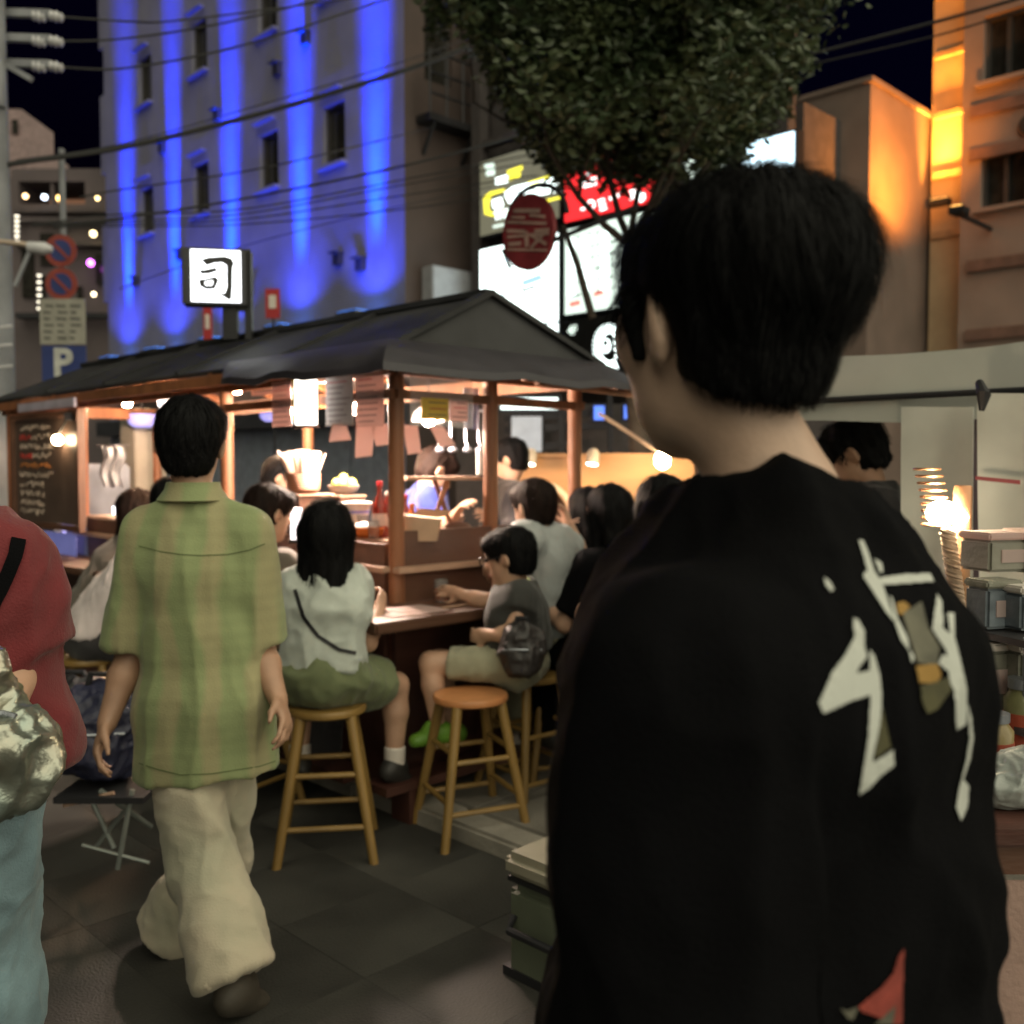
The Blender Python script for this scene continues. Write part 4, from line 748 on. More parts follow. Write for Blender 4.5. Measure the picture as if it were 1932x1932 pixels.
roofp([(e0, f0, ez), r0, r1, (e0, f1, ez)]); roofp([(e1, f0, ez), (e1, f1, ez), r1, r0]); roofp([(e0, f0, ez), (e1, f0, ez), r0]); roofp([(e0, f1, ez), r1, (e1, f1, ez)])
for b_ in (.9, 1.9, 2.9, 3.9): MB().bar((e0 + .01, b_, ez + .012), (RC, b_, rz_ + .012), .035, .018).build('batten', ROOF, st)
MB().bar((RC, .02, rz_ + .01), (RC, 4.95, rz_ + .01), .07, .03).build('ridge_cap', ROOF, st)
for a, b_ in (((e0, f0), r0), ((e1, f0), r0)): MB().bar((a[0], a[1], ez + .01), (b_[0], b_[1], rz_ + .01), .06, .025).build('hip_cap', ROOF, st)
for p, q in (((0, -.05, 1.93), (0, 5.05, 1.93)), ((-.05, 0, 1.93), (1.25, 0, 1.93)), ((1.2, -.05, 1.93), (1.2, 5.05, 1.93)), ((-.05, 4.9, 1.93), (1.25, 4.9, 1.93)), ((0, -.05, 1.80), (0, 1.5, 1.80)), ((-.05, .0, 1.80), (1.25, .0, 1.80))):
    MB().bar(p, q, .05, .09 if p[2] > 1.9 else .04).build('beam', WOOD, st)
for b_ in (.75, 1.5, 2.25, 3., 3.75, 4.5):
    MB().bar((e0 + .01, b_, ez - .04), (RC, b_, rz_ - .045), .04, .05).build('rafter', WOOD, st); MB().bar((e1 - .01, b_, ez - .04), (RC, b_, rz_ - .045), .04, .05).build('rafter', WOOD, st)
for a in (.3, .6, .9): MB().bar((a, f0 + .02, ez - .04), (RC, .06, rz_ - .08), .04, .05).build('rafter', WOOD, st)
MB().bar((e0 + .02, f0, ez - .055), (e0 + .02, f1, ez - .055), .03, .06).build('fascia', WOOD, st); MB().bar((e0, f0 + .02, ez - .055), (e1, f0 + .02, ez - .055), .03, .06).build('fascia', WOOD_M, st)
# tarpaulin flap over the near corner
top = [(e0 - .02, 1.28 - .128 * k, ez + .02) for k in range(11)] + [(e0 - .02 + .172 * k, f0 - .02, ez + .02 - .055 * max(0, k - 8)) for k in range(0, 11)]
grid = []
for i, p in enumerate(top):
    p = Vector(p); n_ = len(top) - 1; t = i / n_; cor = 1 - abs(t - .5) * 2; k_ = min(1, (1 - abs(2 * t - 1)) * 3 + (.25 if t > .5 else 0)); od = Vector((-1, 0, 0)) if i < 10 else (Vector((-.7, -.7, 0)) if i in (10, 11) else Vector((.9 * max(0, t - .6), -1, 0))); sg_ = .012 * math.sin(i * 1.9)
    grid.append([p, p + od * .10 * k_ + Vector((0, 0, -.035 * k_ + sg_ * .5)), p + od * .19 * k_ + Vector((0, 0, -.08 * k_ + sg_)), p + od * .27 * k_ + Vector((0, 0, -.135 * k_ + sg_)), p + od * .275 * k_ + Vector((0, 0, -.165 * k_ + sg_))])
MB().sheet(grid, .006).build('tarpaulin_flap', mat('tarpaulin', (.030, .027, .034), .5, var=.2, scale=4, bump=.3, bscale=14), st, smooth=True)
for z_, b_, aa in ((1.90, -.22, 1.62), (1.875, -.32, 1.58), (1.85, -.40, 1.54)): MB().bar((.55, b_ + .06, z_ + .012), (aa, b_ + .1, z_ - .01), .03, .02).build('awning_slat', WOOD, st)
for a_ in (.7, 1.1, 1.5): MB().bar((a_, .0, 1.96), (a_ + .02, -.36, 1.868), .022, .02).build('awning_arm', WOOD, st)
MB().box((.45, -.24, .85), (1.8, .40, .045)).build('counter_top', WOOD_M, st, bevel=.008); MB().box((-.24, 1.93, .85), (.40, 3.9, .043)).build('counter_top', WOOD_M, st, bevel=.008)
MB().box((.6, -.10, .43), (1.4, .03, .78)).build('counter_front', WOOD_D, st); MB().box((-.10, 1.9, .43), (.03, 3.9, .78)).build('counter_front', WOOD_D, st)
MB().box((.6, -.015, 1.03), (1.2, .03, .32)).build('display_front', WOOD_M, st); MB().box((-.015, 1.75, 1.0), (.03, 3.4, .26)).build('display_front', WOOD_M, st)
MB().box((.6, -.055, 1.02), (1.3, .05, .028)).build('trim', WOOD_L, st, bevel=.005); MB().box((-.055, 1.75, 1.02), (.05, 3.5, .028)).build('trim', WOOD_L, st, bevel=.005)
MB().box((.6, .20, 1.125), (1.15, .38, .03)).build('shelf', WOOD_L, st); MB().box((.20, 1.95, 1.125), (.38, 3.1, .028)).build('shelf', WOOD_L, st)
MB().box((.5, -.30, .17), (1.7, .14, .035)).build('foot_rest', WOOD_D, st); MB().box((-.30, 1.9, .17), (.14, 4, .035)).build('foot_rest', WOOD_D, st)
for a in (-.2, .5, 1.25): MB().box((a, -.30, .075), (.05, .12, .15)).build('foot_rest_leg', WOOD_D, st)
MB().box((.6, 2.6, .02), (1.15, 4.9, .04)).build('floor_board', WOOD_D, st)

# lamps of the stall
WARM = (1., .66, .44)
def bulb(label, p, r, power, col=WARM, shade=None, cord=1.93, m=None):
    p = Vector(p); e = empty('lamp', p, 0, label, 'lamp', 'lamps of the food stall'); s_ = 4.8 * power / (math.pi * 4 * math.pi * r * r)
    MB().sphere(p, r, 16, 10, (1, 1, 1.15)).build('bulb', glow('bulb_%d' % int(power * 10 + r * 1000), col, s_), e, p, True); MB().cyl(p + Vector((0, 0, r)), p + Vector((0, 0, r + .05)), .018, .016).build('socket', DS, e, p)
    if cord > p.z + r + .06: MB().cyl(p + Vector((0, 0, r + .05)), (p.x, p.y, cord), .004, n=6).build('cord', DS, e, p)
    if shade: MB().sheet([[p + Vector((q[0] * math.cos(t), q[0] * math.sin(t), q[1])) for q in shade] for t in [2 * math.pi * k / 24 for k in range(25)]], .003).build('shade', mat('lamp_shade_white', (.7, .66, .6), .4), e, p, True)
    return e
bulb('bare bulb glaring under the near left eave of the food stall', yl(.15, .66, 1.84), .034, 26, (1., .74, .58))
bulb('pendant lamp with a white bell shade behind the corner post', yl(.25, .55, 1.745), .03, 15, (1., .80, .66), [(.02, .075), (.05, .06), (.075, .03), (.085, -.005)])
bulb('pendant lamp behind the yellow card and plastic sheet', yl(.56, .44, 1.72), .03, 6, (1., .76, .6), [(.02, .075), (.05, .06), (.075, .03), (.085, -.005)])
bulb('bulb hanging deep inside the food stall', yl(.8, 2.1, 1.85), .035, 16, (1., .68, .45))
bulb('added bulb behind the left post lighting the left eave beam', yl(.35, 2.0, 1.96), .032, 14, (1., .58, .32))  # added to brighten the beam under the left eave
bulb('unseen bulb tucked under the roof at the left end of the food stall', yl(.5, 3.9, 1.97), .035, 16, (1., .6, .36))  # unseen bulb raised behind the eave, lights the left end
p = P(318, 757, 7.); e = empty('lamp', p, 0, 'white glass lamp with a pink rim above the head of the man in green', 'lamp', 'lamps of the food stall')
MB().lathe([(.04, -.075), (.065, -.05), (.078, .03)], p, 18).build('glass', glow('white_lamp_glass', (1., .95, .95), 3.), e, p, True); MB().lathe([(.03, -.088), (.05, -.076)], p, 18).build('rim', mat('pink_rim', (.8, .3, .4), .4), e, p); MB().cyl(p + Vector((0, 0, .03)), p + Vector((0, 0, .16)), .012).build('stem', DS, e, p)
# lit paper lantern box
def papers(label, cat, name, pts, m, group=None, th=.003):
    q = [Vector(p) for p in pts]; c_ = sum(q, Vector()) / len(q); nn_ = (q[1] - q[0]).cross(q[2] - q[0]); o = MB().prism(q, nn_, th).build(name, m, None, c_, loc=c_); tag(o, label, cat, group); return o
p = yl(-.075, .60, 1.80); e = empty('lantern', p, Y45, 'tall glowing white paper lantern hanging beside the bare bulb', 'lantern')
MB().box((0, 0, 0), (.07, .105, .25)).build('paper_box', glow('lantern_paper', (1., .93, .84), 2.6), e, bevel=.008); MB().box((0, 0, .128), (.078, .113, .012)).build('frame', WOOD_D, e); MB().box((0, 0, -.128), (.078, .113, .012)).build('frame', WOOD_D, e)
MB().box((0, .07, .0), (.05, .03, .2)).build('side_strip', mat('yellow_strip', (.75, .45, .04), .5), e)
PAPER = paper_mat('menu_paper', (.74, .58, .55)); INKD = mat('menu_ink', (.14, .08, .09), .6); INKR = mat('menu_ink_red', (.5, .04, .05), .6)
def menu(label, b0, b1, z0, z1, rows, face='left', off=-.03, m=PAPER, tilt=0.):
    """a printed sheet hung on the left (a = off) or right (b = off) face"""
    g_ = (lambda t, z: yl(off, t, z)) if face == 'left' else (lambda t, z: yl(t, off, z)); nn_ = -DU if face == 'left' else -DV
    c_ = g_((b0 + b1) / 2, z0); e = empty('menu_sheet', c_, 0, label, 'menu', 'menu sheets hung on the food stall'); MB().prism([g_(b0, z0), g_(b1, z0 + tilt), g_(b1, z1 + tilt), g_(b0, z1)], nn_, .003).build('sheet', m, e, c_)
    for k in range(rows):
        z = z1 - (k + .7) * (z1 - z0) / (rows + .6); w_ = random.uniform(.45, .85); lo_ = b1 - (b1 - b0) * .1; MB().bar(g_(lo_, z) + nn_ * .003, g_(lo_ - (b1 - b0) * w_, z) + nn_ * .003, .0045, .0015, nn_).build('writing', INKD if k != 1 else INKR, e, c_)
menu('narrow pinkish menu sheet left of the glowing lantern', .80, .98, 1.68, 1.91, 8); menu('wide pinkish menu sheet right of the glowing lantern', .28, .50, 1.67, 1.92, 9, m=mat('plastic_menu', (.5, .46, .46), .3)); menu('pinkish menu sheet with a drawn figure beside the corner post', .05, .26, 1.66, 1.92, 9)
menu('pale sheet wedged under the near left eave', 1.02, 1.32, 1.86, 1.95, 3, off=.05)
menu('yellow and red card taped on the plastic sheet', .12, .28, 1.69, 1.79, 3, 'right', -.035, mat('yellow_card', (.75, .5, .06), .5))
menu('white card with red print beside the yellow card', .29, .40, 1.69, 1.79, 4, 'right', -.035)
PLA = mat('clear_plastic', (.75, .72, .72), .25, var=.05, bump=.35, bscale=8, alpha=.30)
papers('clear plastic sheet hanging from the right eave beam', 'plastic sheet', 'plastic_sheet', [yl(.06, -.028, 1.66), yl(.44, -.028, 1.66), yl(.44, -.028, 1.94), yl(.06, -.028, 1.94)], PLA)
papers('bluish plastic sheet hanging beside the right post', 'plastic sheet', 'plastic_sheet', [yl(.46, .06, 1.66), yl(.56, .06, 1.66), yl(.56, .06, 1.86), yl(.46, .06, 1.86)], mat('blue_plastic', (.25, .28, .42), .3, alpha=.6))
for lab, x0, y0, x1, y1, w_, sk in (('short paper slip fanned out to the left under the menus', 640, 800, 640, 832, 26, 34), ('broad paper slip hanging in the middle under the menus', 690, 800, 684, 862, 36, 0), ('paper slip hanging behind the corner post', 715, 800, 722, 840, 30, 6), ('pink paper slip hanging right of the corner post', 774, 802, 780, 856, 28, 3), ('tilted pink paper slip hanging near the right post', 822, 802, 843, 842, 26, 14)):
    d = 4.62; papers(lab, 'paper slip', 'paper_slip', [P(x0 - w_ / 2, y0, d), P(x0 + w_ / 2, y0, d), P(x1 + w_ / 2 + sk * .3, y1 - 2, d - .02), P(x1 - w_ / 2 - sk * .3 + 4, y1 + 2, d - .02)], PAPER, 'paper slips under the menus')
# blackboard menu at the left
q0 = yl(-.12, 3.42, 0); q1 = yl(-.12, 4.42, 0)
def bdp(t, z, off=0): return yl(-.13 - off, 3.50 + t, z)
bd = empty('menu_board', bdp(.4, 1.0), 0, 'brown chalkboard menu with handwritten white and red lines at the left', 'menu board'); bo = bdp(.4, 1.0)
MB().prism([bdp(-.3, 1.08), bdp(.92, 1.08), bdp(.92, 1.82), bdp(-.3, 1.82)], -DU, .03).build('board', mat('board_brown', (.10, .068, .055), .38, var=.15, bump=.05), bd, bo)
for a_, b_ in (((-.32, 1.06), (.94, 1.06)), ((-.32, 1.84), (.94, 1.84)), ((-.32, 1.04), (-.32, 1.86)), ((.94, 1.04), (.94, 1.86))): MB().bar(bdp(*a_, .012), bdp(*b_, .012), .035, .04, DU).build('frame', WOOD_M, bd, bo)
CH = mat('chalk', (.72, .58, .48), .9, bump=0); CHR = mat('chalk_red', (.75, .05, .04), .9, bump=0); CHO = mat('chalk_orange', (.7, .25, .06), .9, bump=0)
for r_ in range(10):
    z = 1.76 - r_ * .068; t = .84 - random.uniform(0, .06); mb = MB(); mr_ = MB()
    for k in range(random.randint(7, 12)):
        tgt = mr_ if (r_ in (1, 3) and k < 4) else mb; p0 = bdp(t, z + random.uniform(-.02, .02), .004); p1 = bdp(t - random.uniform(.01, .05), z + random.uniform(-.022, .022), .004); p2 = bdp(t - random.uniform(.0, .04), z + random.uniform(-.025, .025), .004); tgt.bar(p0, p1, .012, .003, DU); tgt.bar(p1, p2, .011, .003, DU); t -= .06
    if mb.v: mb.build('handwriting', CHO if r_ == 4 else CH, bd, bo)['kind'] = 'stuff'
    if mr_.v: mr_.build('handwriting', CHR, bd, bo)['kind'] = 'stuff'
p = bdp(-.04, 1.66, .05); e = empty('clip_lamp', p, 0, 'small clip lamp with its bulb added where the chalkboard menu glares', 'lamp'); MB().sphere(p, .035, 14, 8).build('bulb', glow('glare_bulb', (1., .72, .42), 55.), e, p, True); MB().bar(p + Vector((0, 0, .03)), bdp(-.25, 1.80, .06), .014, .014).build('arm', DS, e, p); MB().box(bdp(-.25, 1.81, .05), (.05, .05, .05)).build('clamp', DS, e, p)  # glowing bulb stands in for lamp glare reflected by the board
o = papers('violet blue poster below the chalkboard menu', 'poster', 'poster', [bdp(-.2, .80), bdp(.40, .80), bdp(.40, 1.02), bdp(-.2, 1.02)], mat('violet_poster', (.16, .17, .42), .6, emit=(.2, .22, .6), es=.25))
o = papers('lilac board above the chalkboard menu', 'board', 'lilac_board', [bdp(-.25, 1.88), bdp(.8, 1.88), bdp(.8, 1.94), bdp(-.25, 1.94)], mat('lilac', (.42, .38, .46), .6), th=.02)

# things standing on the stall
def put(name, label, cat, px, d, z, parts, group=None, rz=0., zoff=0.):
    p = P(px, 880, d); e = empty(name, (p.x, p.y, z), rz, label, cat, group)
    for nm, mb, m, sm in parts: mb.build(nm, m, e, smooth=sm)
    return e
SZ = 1.141; KM = mat('steel_kitchen', (.32, .34, .38), .35, .7, var=.15)
GL_R = mat('red_glass', (.30, .035, .02), .15, var=.1, bump=0, trans=.25); GL_O = mat('orange_sauce', (.62, .16, .03), .3, var=.1, bump=0); WHT = mat('white_ware', (.72, .66, .60), .35, var=.06, bump=0); LBL = mat('bottle_label', (.70, .55, .50), .5, bump=0); RCAP = mat('red_cap', (.6, .015, .03), .35, bump=0)
def bottle(label, px, d, h, r, body, cap, lab=True):
    k = h; ps = [('glass', MB().lathe([(r * .9, 0), (r, .01), (r, k * .5), (r * .85, k * .6), (r * .38, k * .74), (r * .34, k * .9)], n=18), body, True), ('cap', MB().lathe([(r * .42, k * .9), (r * .42, k * .98), (r * .3, k)], n=14), cap, True)]
    if lab: ps.append(('label', MB().lathe([(r * 1.03, k * .2), (r * 1.03, k * .42)], n=18), LBL, True))
    put('bottle', label, 'bottle', px, d, SZ, ps, 'bottles on the stall shelf')
bottle('tall red bottle with a red cap left of the corner post', 716, 4.72, .27, .036, GL_R, RCAP); bottle('slim red bottle touching the corner post', 731, 4.78, .22, .030, GL_R, WHT); bottle('orange sauce bottle just right of the corner post', 777, 4.75, .16, .030, GL_O, GL_O, False); bottle('small red bottle partly behind the corner post', 764, 4.9, .2, .03, GL_R, RCAP)
put('sauce_bottle', 'short orange squeeze bottle beside the paper box', 'bottle', 788, 4.85, SZ, [('body', MB().lathe([(.028, 0), (.03, .01), (.03, .08), (.012, .1), (.005, .135)], n=16), GL_O, True), ('label', MB().lathe([(.031, .03), (.031, .06)], n=16), LBL, True)])
put('wooden_crate', 'small wooden crate holding up the chopstick basket', 'crate', 575, 5.1, SZ, [('side', MB().box((0, 0, .095), (.2, .2, .19)), WOOD_M, False), ('lid', MB().box((0, 0, .194), (.22, .22, .008)), WOOD_L, False)], rz=Y45)
bk = [('basket', MB().lathe([(.06, 0), (.085, .02), (.09, .10), (.088, .105), (.08, .03)], n=22), wave_mat(mat('basket_weave', (.50, .22, .12), .6, var=.2), 'Z', 28, .5, .8), True)]
stk = MB()
for k in range(46):
    a = random.uniform(-1.1, 1.1); y = random.uniform(-.04, .04); stk.bar((a * .05, y, .06), (a * .10, y, .06 + .165 * math.cos(a * .45)), .006, .006)
bk.append(('chopstick_bundle', stk, mat('chopstick_wood', (.80, .62, .48), .55, var=.1), False)); stick = MB().bar((-.06, 0, .08), (-.13, .0, .22), .02, .008); bk.append(('paper_tag', stick, PAPER, False)); put('chopstick_basket', 'woven basket full of pale chopsticks fanned out behind the woman', 'basket', 572, 5.08, SZ + .2, bk)
put('wooden_box', 'plain wooden box under the bowl of citrus', 'box', 648, 5.2, SZ, [('side', MB().box((0, 0, .09), (.16, .16, .18)), WOOD_M, False), ('lid', MB().box((0, 0, .184), (.17, .17, .008)), WOOD_L, False)], rz=Y45)
ct_ = [('bowl', MB().lathe([(.03, 0), (.07, .02), (.085, .05), (.08, .05), (.06, .025)], n=20), WHT, True)]
for k, (a, b_, c_) in enumerate(((0, 0, .085), (.04, .02, .06), (-.04, .02, .06), (.0, -.04, .06), (.01, .045, .06), (.05, -.03, .055))): ct_.append(('citrus', MB().sphere((a, b_, c_), .026, 12, 8), mat('citrus_skin', (.62, .58, .12), .45, bump=.2, bscale=120), True))
put('fruit_bowl', 'bowl of yellow green citrus on a box behind the woman', 'bowl', 648, 5.2, SZ + .19, ct_)
put('tub', 'cream tub with a blue stripe right of the dark-haired woman', 'tub', 672, 4.95, SZ, [('body', MB().lathe([(.045, 0), (.062, .10), (.072, .15), (.07, .15), (.055, .1)], n=20), WHT, True), ('stripe', MB().lathe([(.0635, .105), (.066, .118)], n=20), mat('tub_blue', (.2, .2, .6), .5), True), ('lid', MB().lathe([(.078, .148), (.078, .158), (.03, .165)], n=20), WHT, True)])
put('food_tray', 'bright tray of food under the bulb right of the woman', 'tray', 692, 4.7, SZ, [('tray', MB().lathe([(.055, 0), (.075, .015), (.085, .05), (.082, .05), (.06, .02)], n=22), GL_O, True), ('rice', MB().sphere((0, 0, .05), .065, 14, 8, (1, 1, .4)), WHT, True)])
put('glow_panel', 'small white panel left of the woman, its glow standing for a bulb-lit glass', 'glow panel', 558, 4.62, SZ - .02, [('panel', MB().box((0, 0, .09), (.05, .016, .15)), glow('bulb_lit_glow', (1., .9, .9), 2.2), False), ('base', MB().box((0, 0, .008), (.07, .05, .016)), DS, False), ('frame', MB().box((0, .012, .09), (.058, .006, .158)), DS, False)])  # the panel's own glow stands in for bulb light on a glass
put('paper_box', 'open beige paper food box on the counter shelf right of the post', 'box', 800, 4.62, SZ, [('box', MB().prism([(-.07, -.055, 0), (.07, -.055, 0), (.09, -.06, .10), (-.09, -.06, .12)], (0, -1, 0), -.12), mat('kraft_paper', (.45, .30, .20), .75, var=.15), False), ('flap', MB().prism([(-.08, .06, .10), (.09, .06, .10), (.13, .05, .13), (-.02, .05, .14)], (0, -1, 0), .004), mat('kraft_paper', (.45, .30, .20), .75), False)])
put('bamboo_tray', 'flat bamboo tray with skewers near the right post', 'tray', 862, 4.75, SZ, [('tray', MB().box((0, 0, .012), (.20, .15, .02)), WOOD_L, False), ('bundle', MB().sphere((0, 0, .045), .06, 12, 8, (1.3, .9, .5)), WOOD_M, True)], rz=Y45)
sv_ = [('board', MB().box((0, 0, .28), (.40, .20, .018)), WOOD_L, False)]
for s_ in (-1, 1):
    sv_.append(('leg', MB().bar((s_ * .08, .05 * s_, 0), (-s_ * .02, .05 * s_, .27), .02, .02), WOOD, False))
sv_.append(('foot', MB().box((0, 0, .01), (.3, .18, .02)), WOOD_M, False)); put('serving_stand', 'small wooden serving stand with a flat top between the posts', 'stand', 832, 4.9, SZ, sv_, rz=R(20))
for lab, px, d_, h_ in (('clear tumbler left of the tall red bottle', 704, 4.62, .09), ('clear tumbler behind the bright food tray', 684, 4.84, .10), ('clear tumbler by the added glowing panel', 574, 4.6, .09)):
    put('tumbler', lab, 'glass', px, d_, SZ, [('glass', MB().lathe([(.024, 0), (.03, h_), (.028, h_), (.022, .006)], n=18), mat('clear_glass', (.8, .8, .8), .08, bump=0, trans=.9, var=0), True), ('drink', MB().lathe([(.022, .006), (.0265, h_ * .6)], n=16), GL_O, True)], 'tumblers on the shelf')
put('bowl_stack', 'stack of white bowls in front of the chopstick crate', 'bowls', 598, 4.72, SZ, [('bowl', MB().lathe([(.03, .018 * k), (.055, .03 + .018 * k), (.068, .055 + .018 * k), (.064, .055 + .018 * k), (.05, .03 + .018 * k)], n=22), WHT, True) for k in range(5)])
put('ladle_rack', 'steel ladles hanging behind the serving stand', 'utensils', 868, 5.35, 1.62, [('rail', MB().cyl((-.16, 0, .16), (.16, 0, .16), .007), KM, True)] + [('ladle', MB().tube([(x, 0, .16), (x, 0, .0), (x + .01, -.01, -.03)], .006, 6), KM, True) for x in (-.12, -.05, .03, .1)] + [('ladle_cup', MB().sphere((x + .012, -.02, -.05), .028, 12, 8, (1, 1, .6)), KM, True) for x in (-.12, -.05, .03, .1)])
put('paper_roll', 'white paper roll hung by the right post', 'paper roll', 912, 4.83, 1.44, [('roll', MB().lathe([(.012, 0), (.035, 0), (.035, .12), (.012, .12)], n=18), WHT, True), ('rod', MB().cyl((0, 0, -.02), (0, 0, .15), .008), DS, True)])
# crockery on the counters
PL = mat('plate_glaze', (.55, .50, .46), .25, bump=0)
def counter_item(name, label, cat, a, b_, parts, group=None):
    e = empty(name, yl(a, b_, .8735), Y45, label, cat, group)
    for nm, mb, m, sm in parts: mb.build(nm, m, e, smooth=sm)
counter_item('place_mat', 'pale paper menu lying on the counter corner', 'paper', -.16, -.26, [('sheet', MB().box((0, 0, .002), (.30, .21, .003)), PAPER, False), ('fold', MB().box((.05, .02, .005), (.2, .14, .002)), PAPER, False)])
counter_item('plate', 'dark plate with food by the reaching child', 'plate', .32, -.2, [('dish', MB().lathe([(.04, 0), (.09, .012), (.10, .02), (.085, .016)], n=24), DS, True), ('food', MB().sphere((0, 0, .02), .05, 12, 6, (1.2, .8, .4)), WOOD_M, True)])
counter_item('glass', 'short clear glass on the counter right of the corner post', 'glass', .14, -.14, [('glass', MB().lathe([(.026, 0), (.032, .10), (.03, .10), (.024, .006)], n=18), mat('clear_glass', (.8, .8, .8), .08, bump=0, trans=.9, var=0), True), ('drink', MB().lathe([(.024, .006), (.028, .06)], n=16), GL_O, True)])
counter_item('chopsticks', 'pair of chopsticks resting on the counter edge', 'chopsticks', .10, -.33, [('stick', MB().bar((-.11, 0, .006), (.11, .02, .006), .006, .006), WOOD_L, False), ('stick', MB().bar((-.11, .015, .006), (.11, .03, .006), .006, .006), WOOD_L, False)])
counter_item('plate', 'small white plate on the left counter before the short-haired diner', 'plate', -.2, .35, [('dish', MB().lathe([(.04, 0), (.08, .012), (.09, .02), (.075, .016)], n=24), PL, True), ('food', MB().sphere((0, 0, .02), .04, 12, 6, (1.2, .8, .4)), GL_O, True)])
# white box sign on the roof
c = P(408, 522, 6.0); bxs = empty('box_sign', c - Vector((0, 0, .55)), 0, 'black framed white box sign with one brushed black character above the roof', 'sign'); so_ = c - Vector((0, 0, .55)); BK = mat('black_frame', (.012, .012, .014), .45)
sn = Vector((.18, -1, 0)).normalized(); sx_ = Vector((0, 0, 1)).cross(-sn).normalized() * -1; sx_ = Vector((-sn.y, sn.x, 0)); rot_s = Matrix((sx_, -sn, Vector((0, 0, 1)))).transposed(); k_ = 6.0 / FPX
SQ = lambda u_, v_, off=0: c + sx_ * (u_ - 408) * k_ + Vector((0, 0, 1)) * (525 - v_) * k_ + sn * off
MB().box(SQ(405, 525, -.06), (118 * k_, .14, 106 * k_), rot_s).build('case', BK, bxs, so_, bevel=.006)
MB().box(SQ(408, 525, .016), (90 * k_, .02, 96 * k_), rot_s).build('face', glow('box_sign_white', (.93, .96, 1.), 2.4), bxs, so_)
for a_, b_ in (((466, 474), (466, 640)), ((448, 476), (470, 476)), ((448, 578), (470, 578)), ((432, 578), (432, 640))): MB().bar(SQ(*a_, -.06), SQ(*b_, -.06), .04 if a_[0] != 432 else .09, .05).build('bracket', BK, bxs, so_)
for pts in ([(381, 496), (396, 491), (424, 488), (437, 491), (442, 500), (439, 510), (438, 548), (436, 568), (430, 569), (410, 556), (424, 557), (428, 546), (428, 505), (420, 500), (404, 502), (392, 507)], [(378, 515), (390, 514), (409, 509), (412, 516), (396, 522), (382, 523)], [(377, 533), (392, 531), (407, 526), (414, 532), (409, 544), (406, 550), (390, 551), (379, 545)]):
    MB().prism([SQ(x, y, .032) for x, y in pts], sn, .004).build('character', BK, bxs, so_)
MB().prism([SQ(x, y, .035) for x, y in ((388, 537), (403, 534), (402, 543), (390, 544))], sn, .002).build('character_counter', glow('box_sign_white', (.93, .96, 1.), 2.4), bxs, so_)
# small banners behind the roof
for lab, x0, y0, x1, y1 in (('red and white banner left of the box sign bracket', 384, 580, 400, 640), ('small red banner right of the box sign', 501, 545, 528, 600)):
    d = 13; a = P(x0, y0, d); b_ = P(x1, y1, d); ct = (a + b_) / 2; e = empty('banner', (ct.x, ct.y, b_.z), 0, lab, 'banner', 'red banners'); MB().box(ct, (b_.x - a.x, .02, a.z - b_.z)).build('cloth', mat('banner_red', (.42, .03, .035), .7), e, e.location); MB().box(ct + Vector((0, -.016, .02)), ((b_.x - a.x) * .5, .008, (a.z - b_.z) * .45)).build('lettering', WHT, e, e.location); MB().cyl(Vector((ct.x, ct.y + .03, 0)), Vector((ct.x, ct.y + .03, a.z)), .015).build('pole', DS, e, e.location)
# violet and blue lamps, hood behind the stall
for lab, px, py, d, w_ in (('violet lit lamp shade over the concrete pillar', 268, 793, 8.6, 56), ('violet lit lamp shade between the left post and the menus', 512, 782, 8.6, 48)):
    p = P(px, py, d); r_ = w_ * d / FPX / 2; e = empty('hanging_lamp', p, 0, lab, 'lamp', 'violet lamp shades'); MB().lathe([(r_ * .55, -.06), (r_ * .85, -.03), (r_, .05)], p, 20).build('shade', glow('violet_shade', (.30, .30, .75), .8), e, p, True); MB().lathe([(r_ * 1.03, .05), (r_ * 1.03, .062)], p, 20).build('rim', DS, e, p); MB().cyl(p + Vector((0, 0, .06)), p + Vector((0, 0, .6)), .01).build('cord', DS, e, p)
# kitchen gear seen under the left eave
p = P(150, 1000, 8.); fr = empty('fridge', (p.x, p.y, 0), Y45, 'steel blue fridge beyond the chalkboard menu', 'fridge'); MB().box((0, 0, .75), (.6, .6, 1.5)).build('cabinet', mat('fridge_paint', (.14, .16, .2), .4), fr, bevel=.02); MB().box((0, -.31, .9), (.5, .02, .3)).build('glass_door', mat('fridge_glass', (.2, .22, .5), .2, emit=(.3, .33, .9), es=.5), fr); MB().bar((.24, -.34, .6), (.24, -.34, 1.1), .02, .02).build('handle', KM, fr)
p = P(212, 842, 7.6); e = empty('hanging_cloth', P(212, 930, 7.6), 0, 'pale grey cloth hanging crumpled left of the concrete pillar', 'cloth'); MB().sheet([[p + Vector((-.09 + .013 * i + .02 * math.sin(j * .8), .02 * math.sin(i * 1.1 + j * .3), -.035 * j + .01 * math.sin(i * .9))) for j in range(10)] for i in range(14)], .004).build('drape', mat('grey_drape', (.22, .24, .27), .7), e, e.location, smooth=True); MB().cyl(p + Vector((-.12, 0, .005)), p + Vector((.12, 0, .005)), .006).build('rod', DS, e, e.location)
p = P(222, 965, 7.3); e = empty('work_lamp', p, 0, 'cold white work light low behind the seated diners', 'lamp'); MB().box(p, (.06, .03, .07)).build('panel', glow('cold_panel', (.85, .93, 1.), 5.), e, p); MB().cyl(p + Vector((0, .03, -.04)), (p.x, p.y + .03, 0), .015).build('stand', DS, e, p)
p = P(188, 1000, 7.0); e = empty('crate_stack', (p.x, p.y, 0), Y45, 'pale blue plastic crates stacked beyond the chalkboard post', 'crates')
for k in range(4): MB().box((0, 0, .13 + .27 * k), (.34, .34, .24)).build('crate', mat('blue_crate', (.30, .33, .55), .5, var=.1), e, bevel=.01)

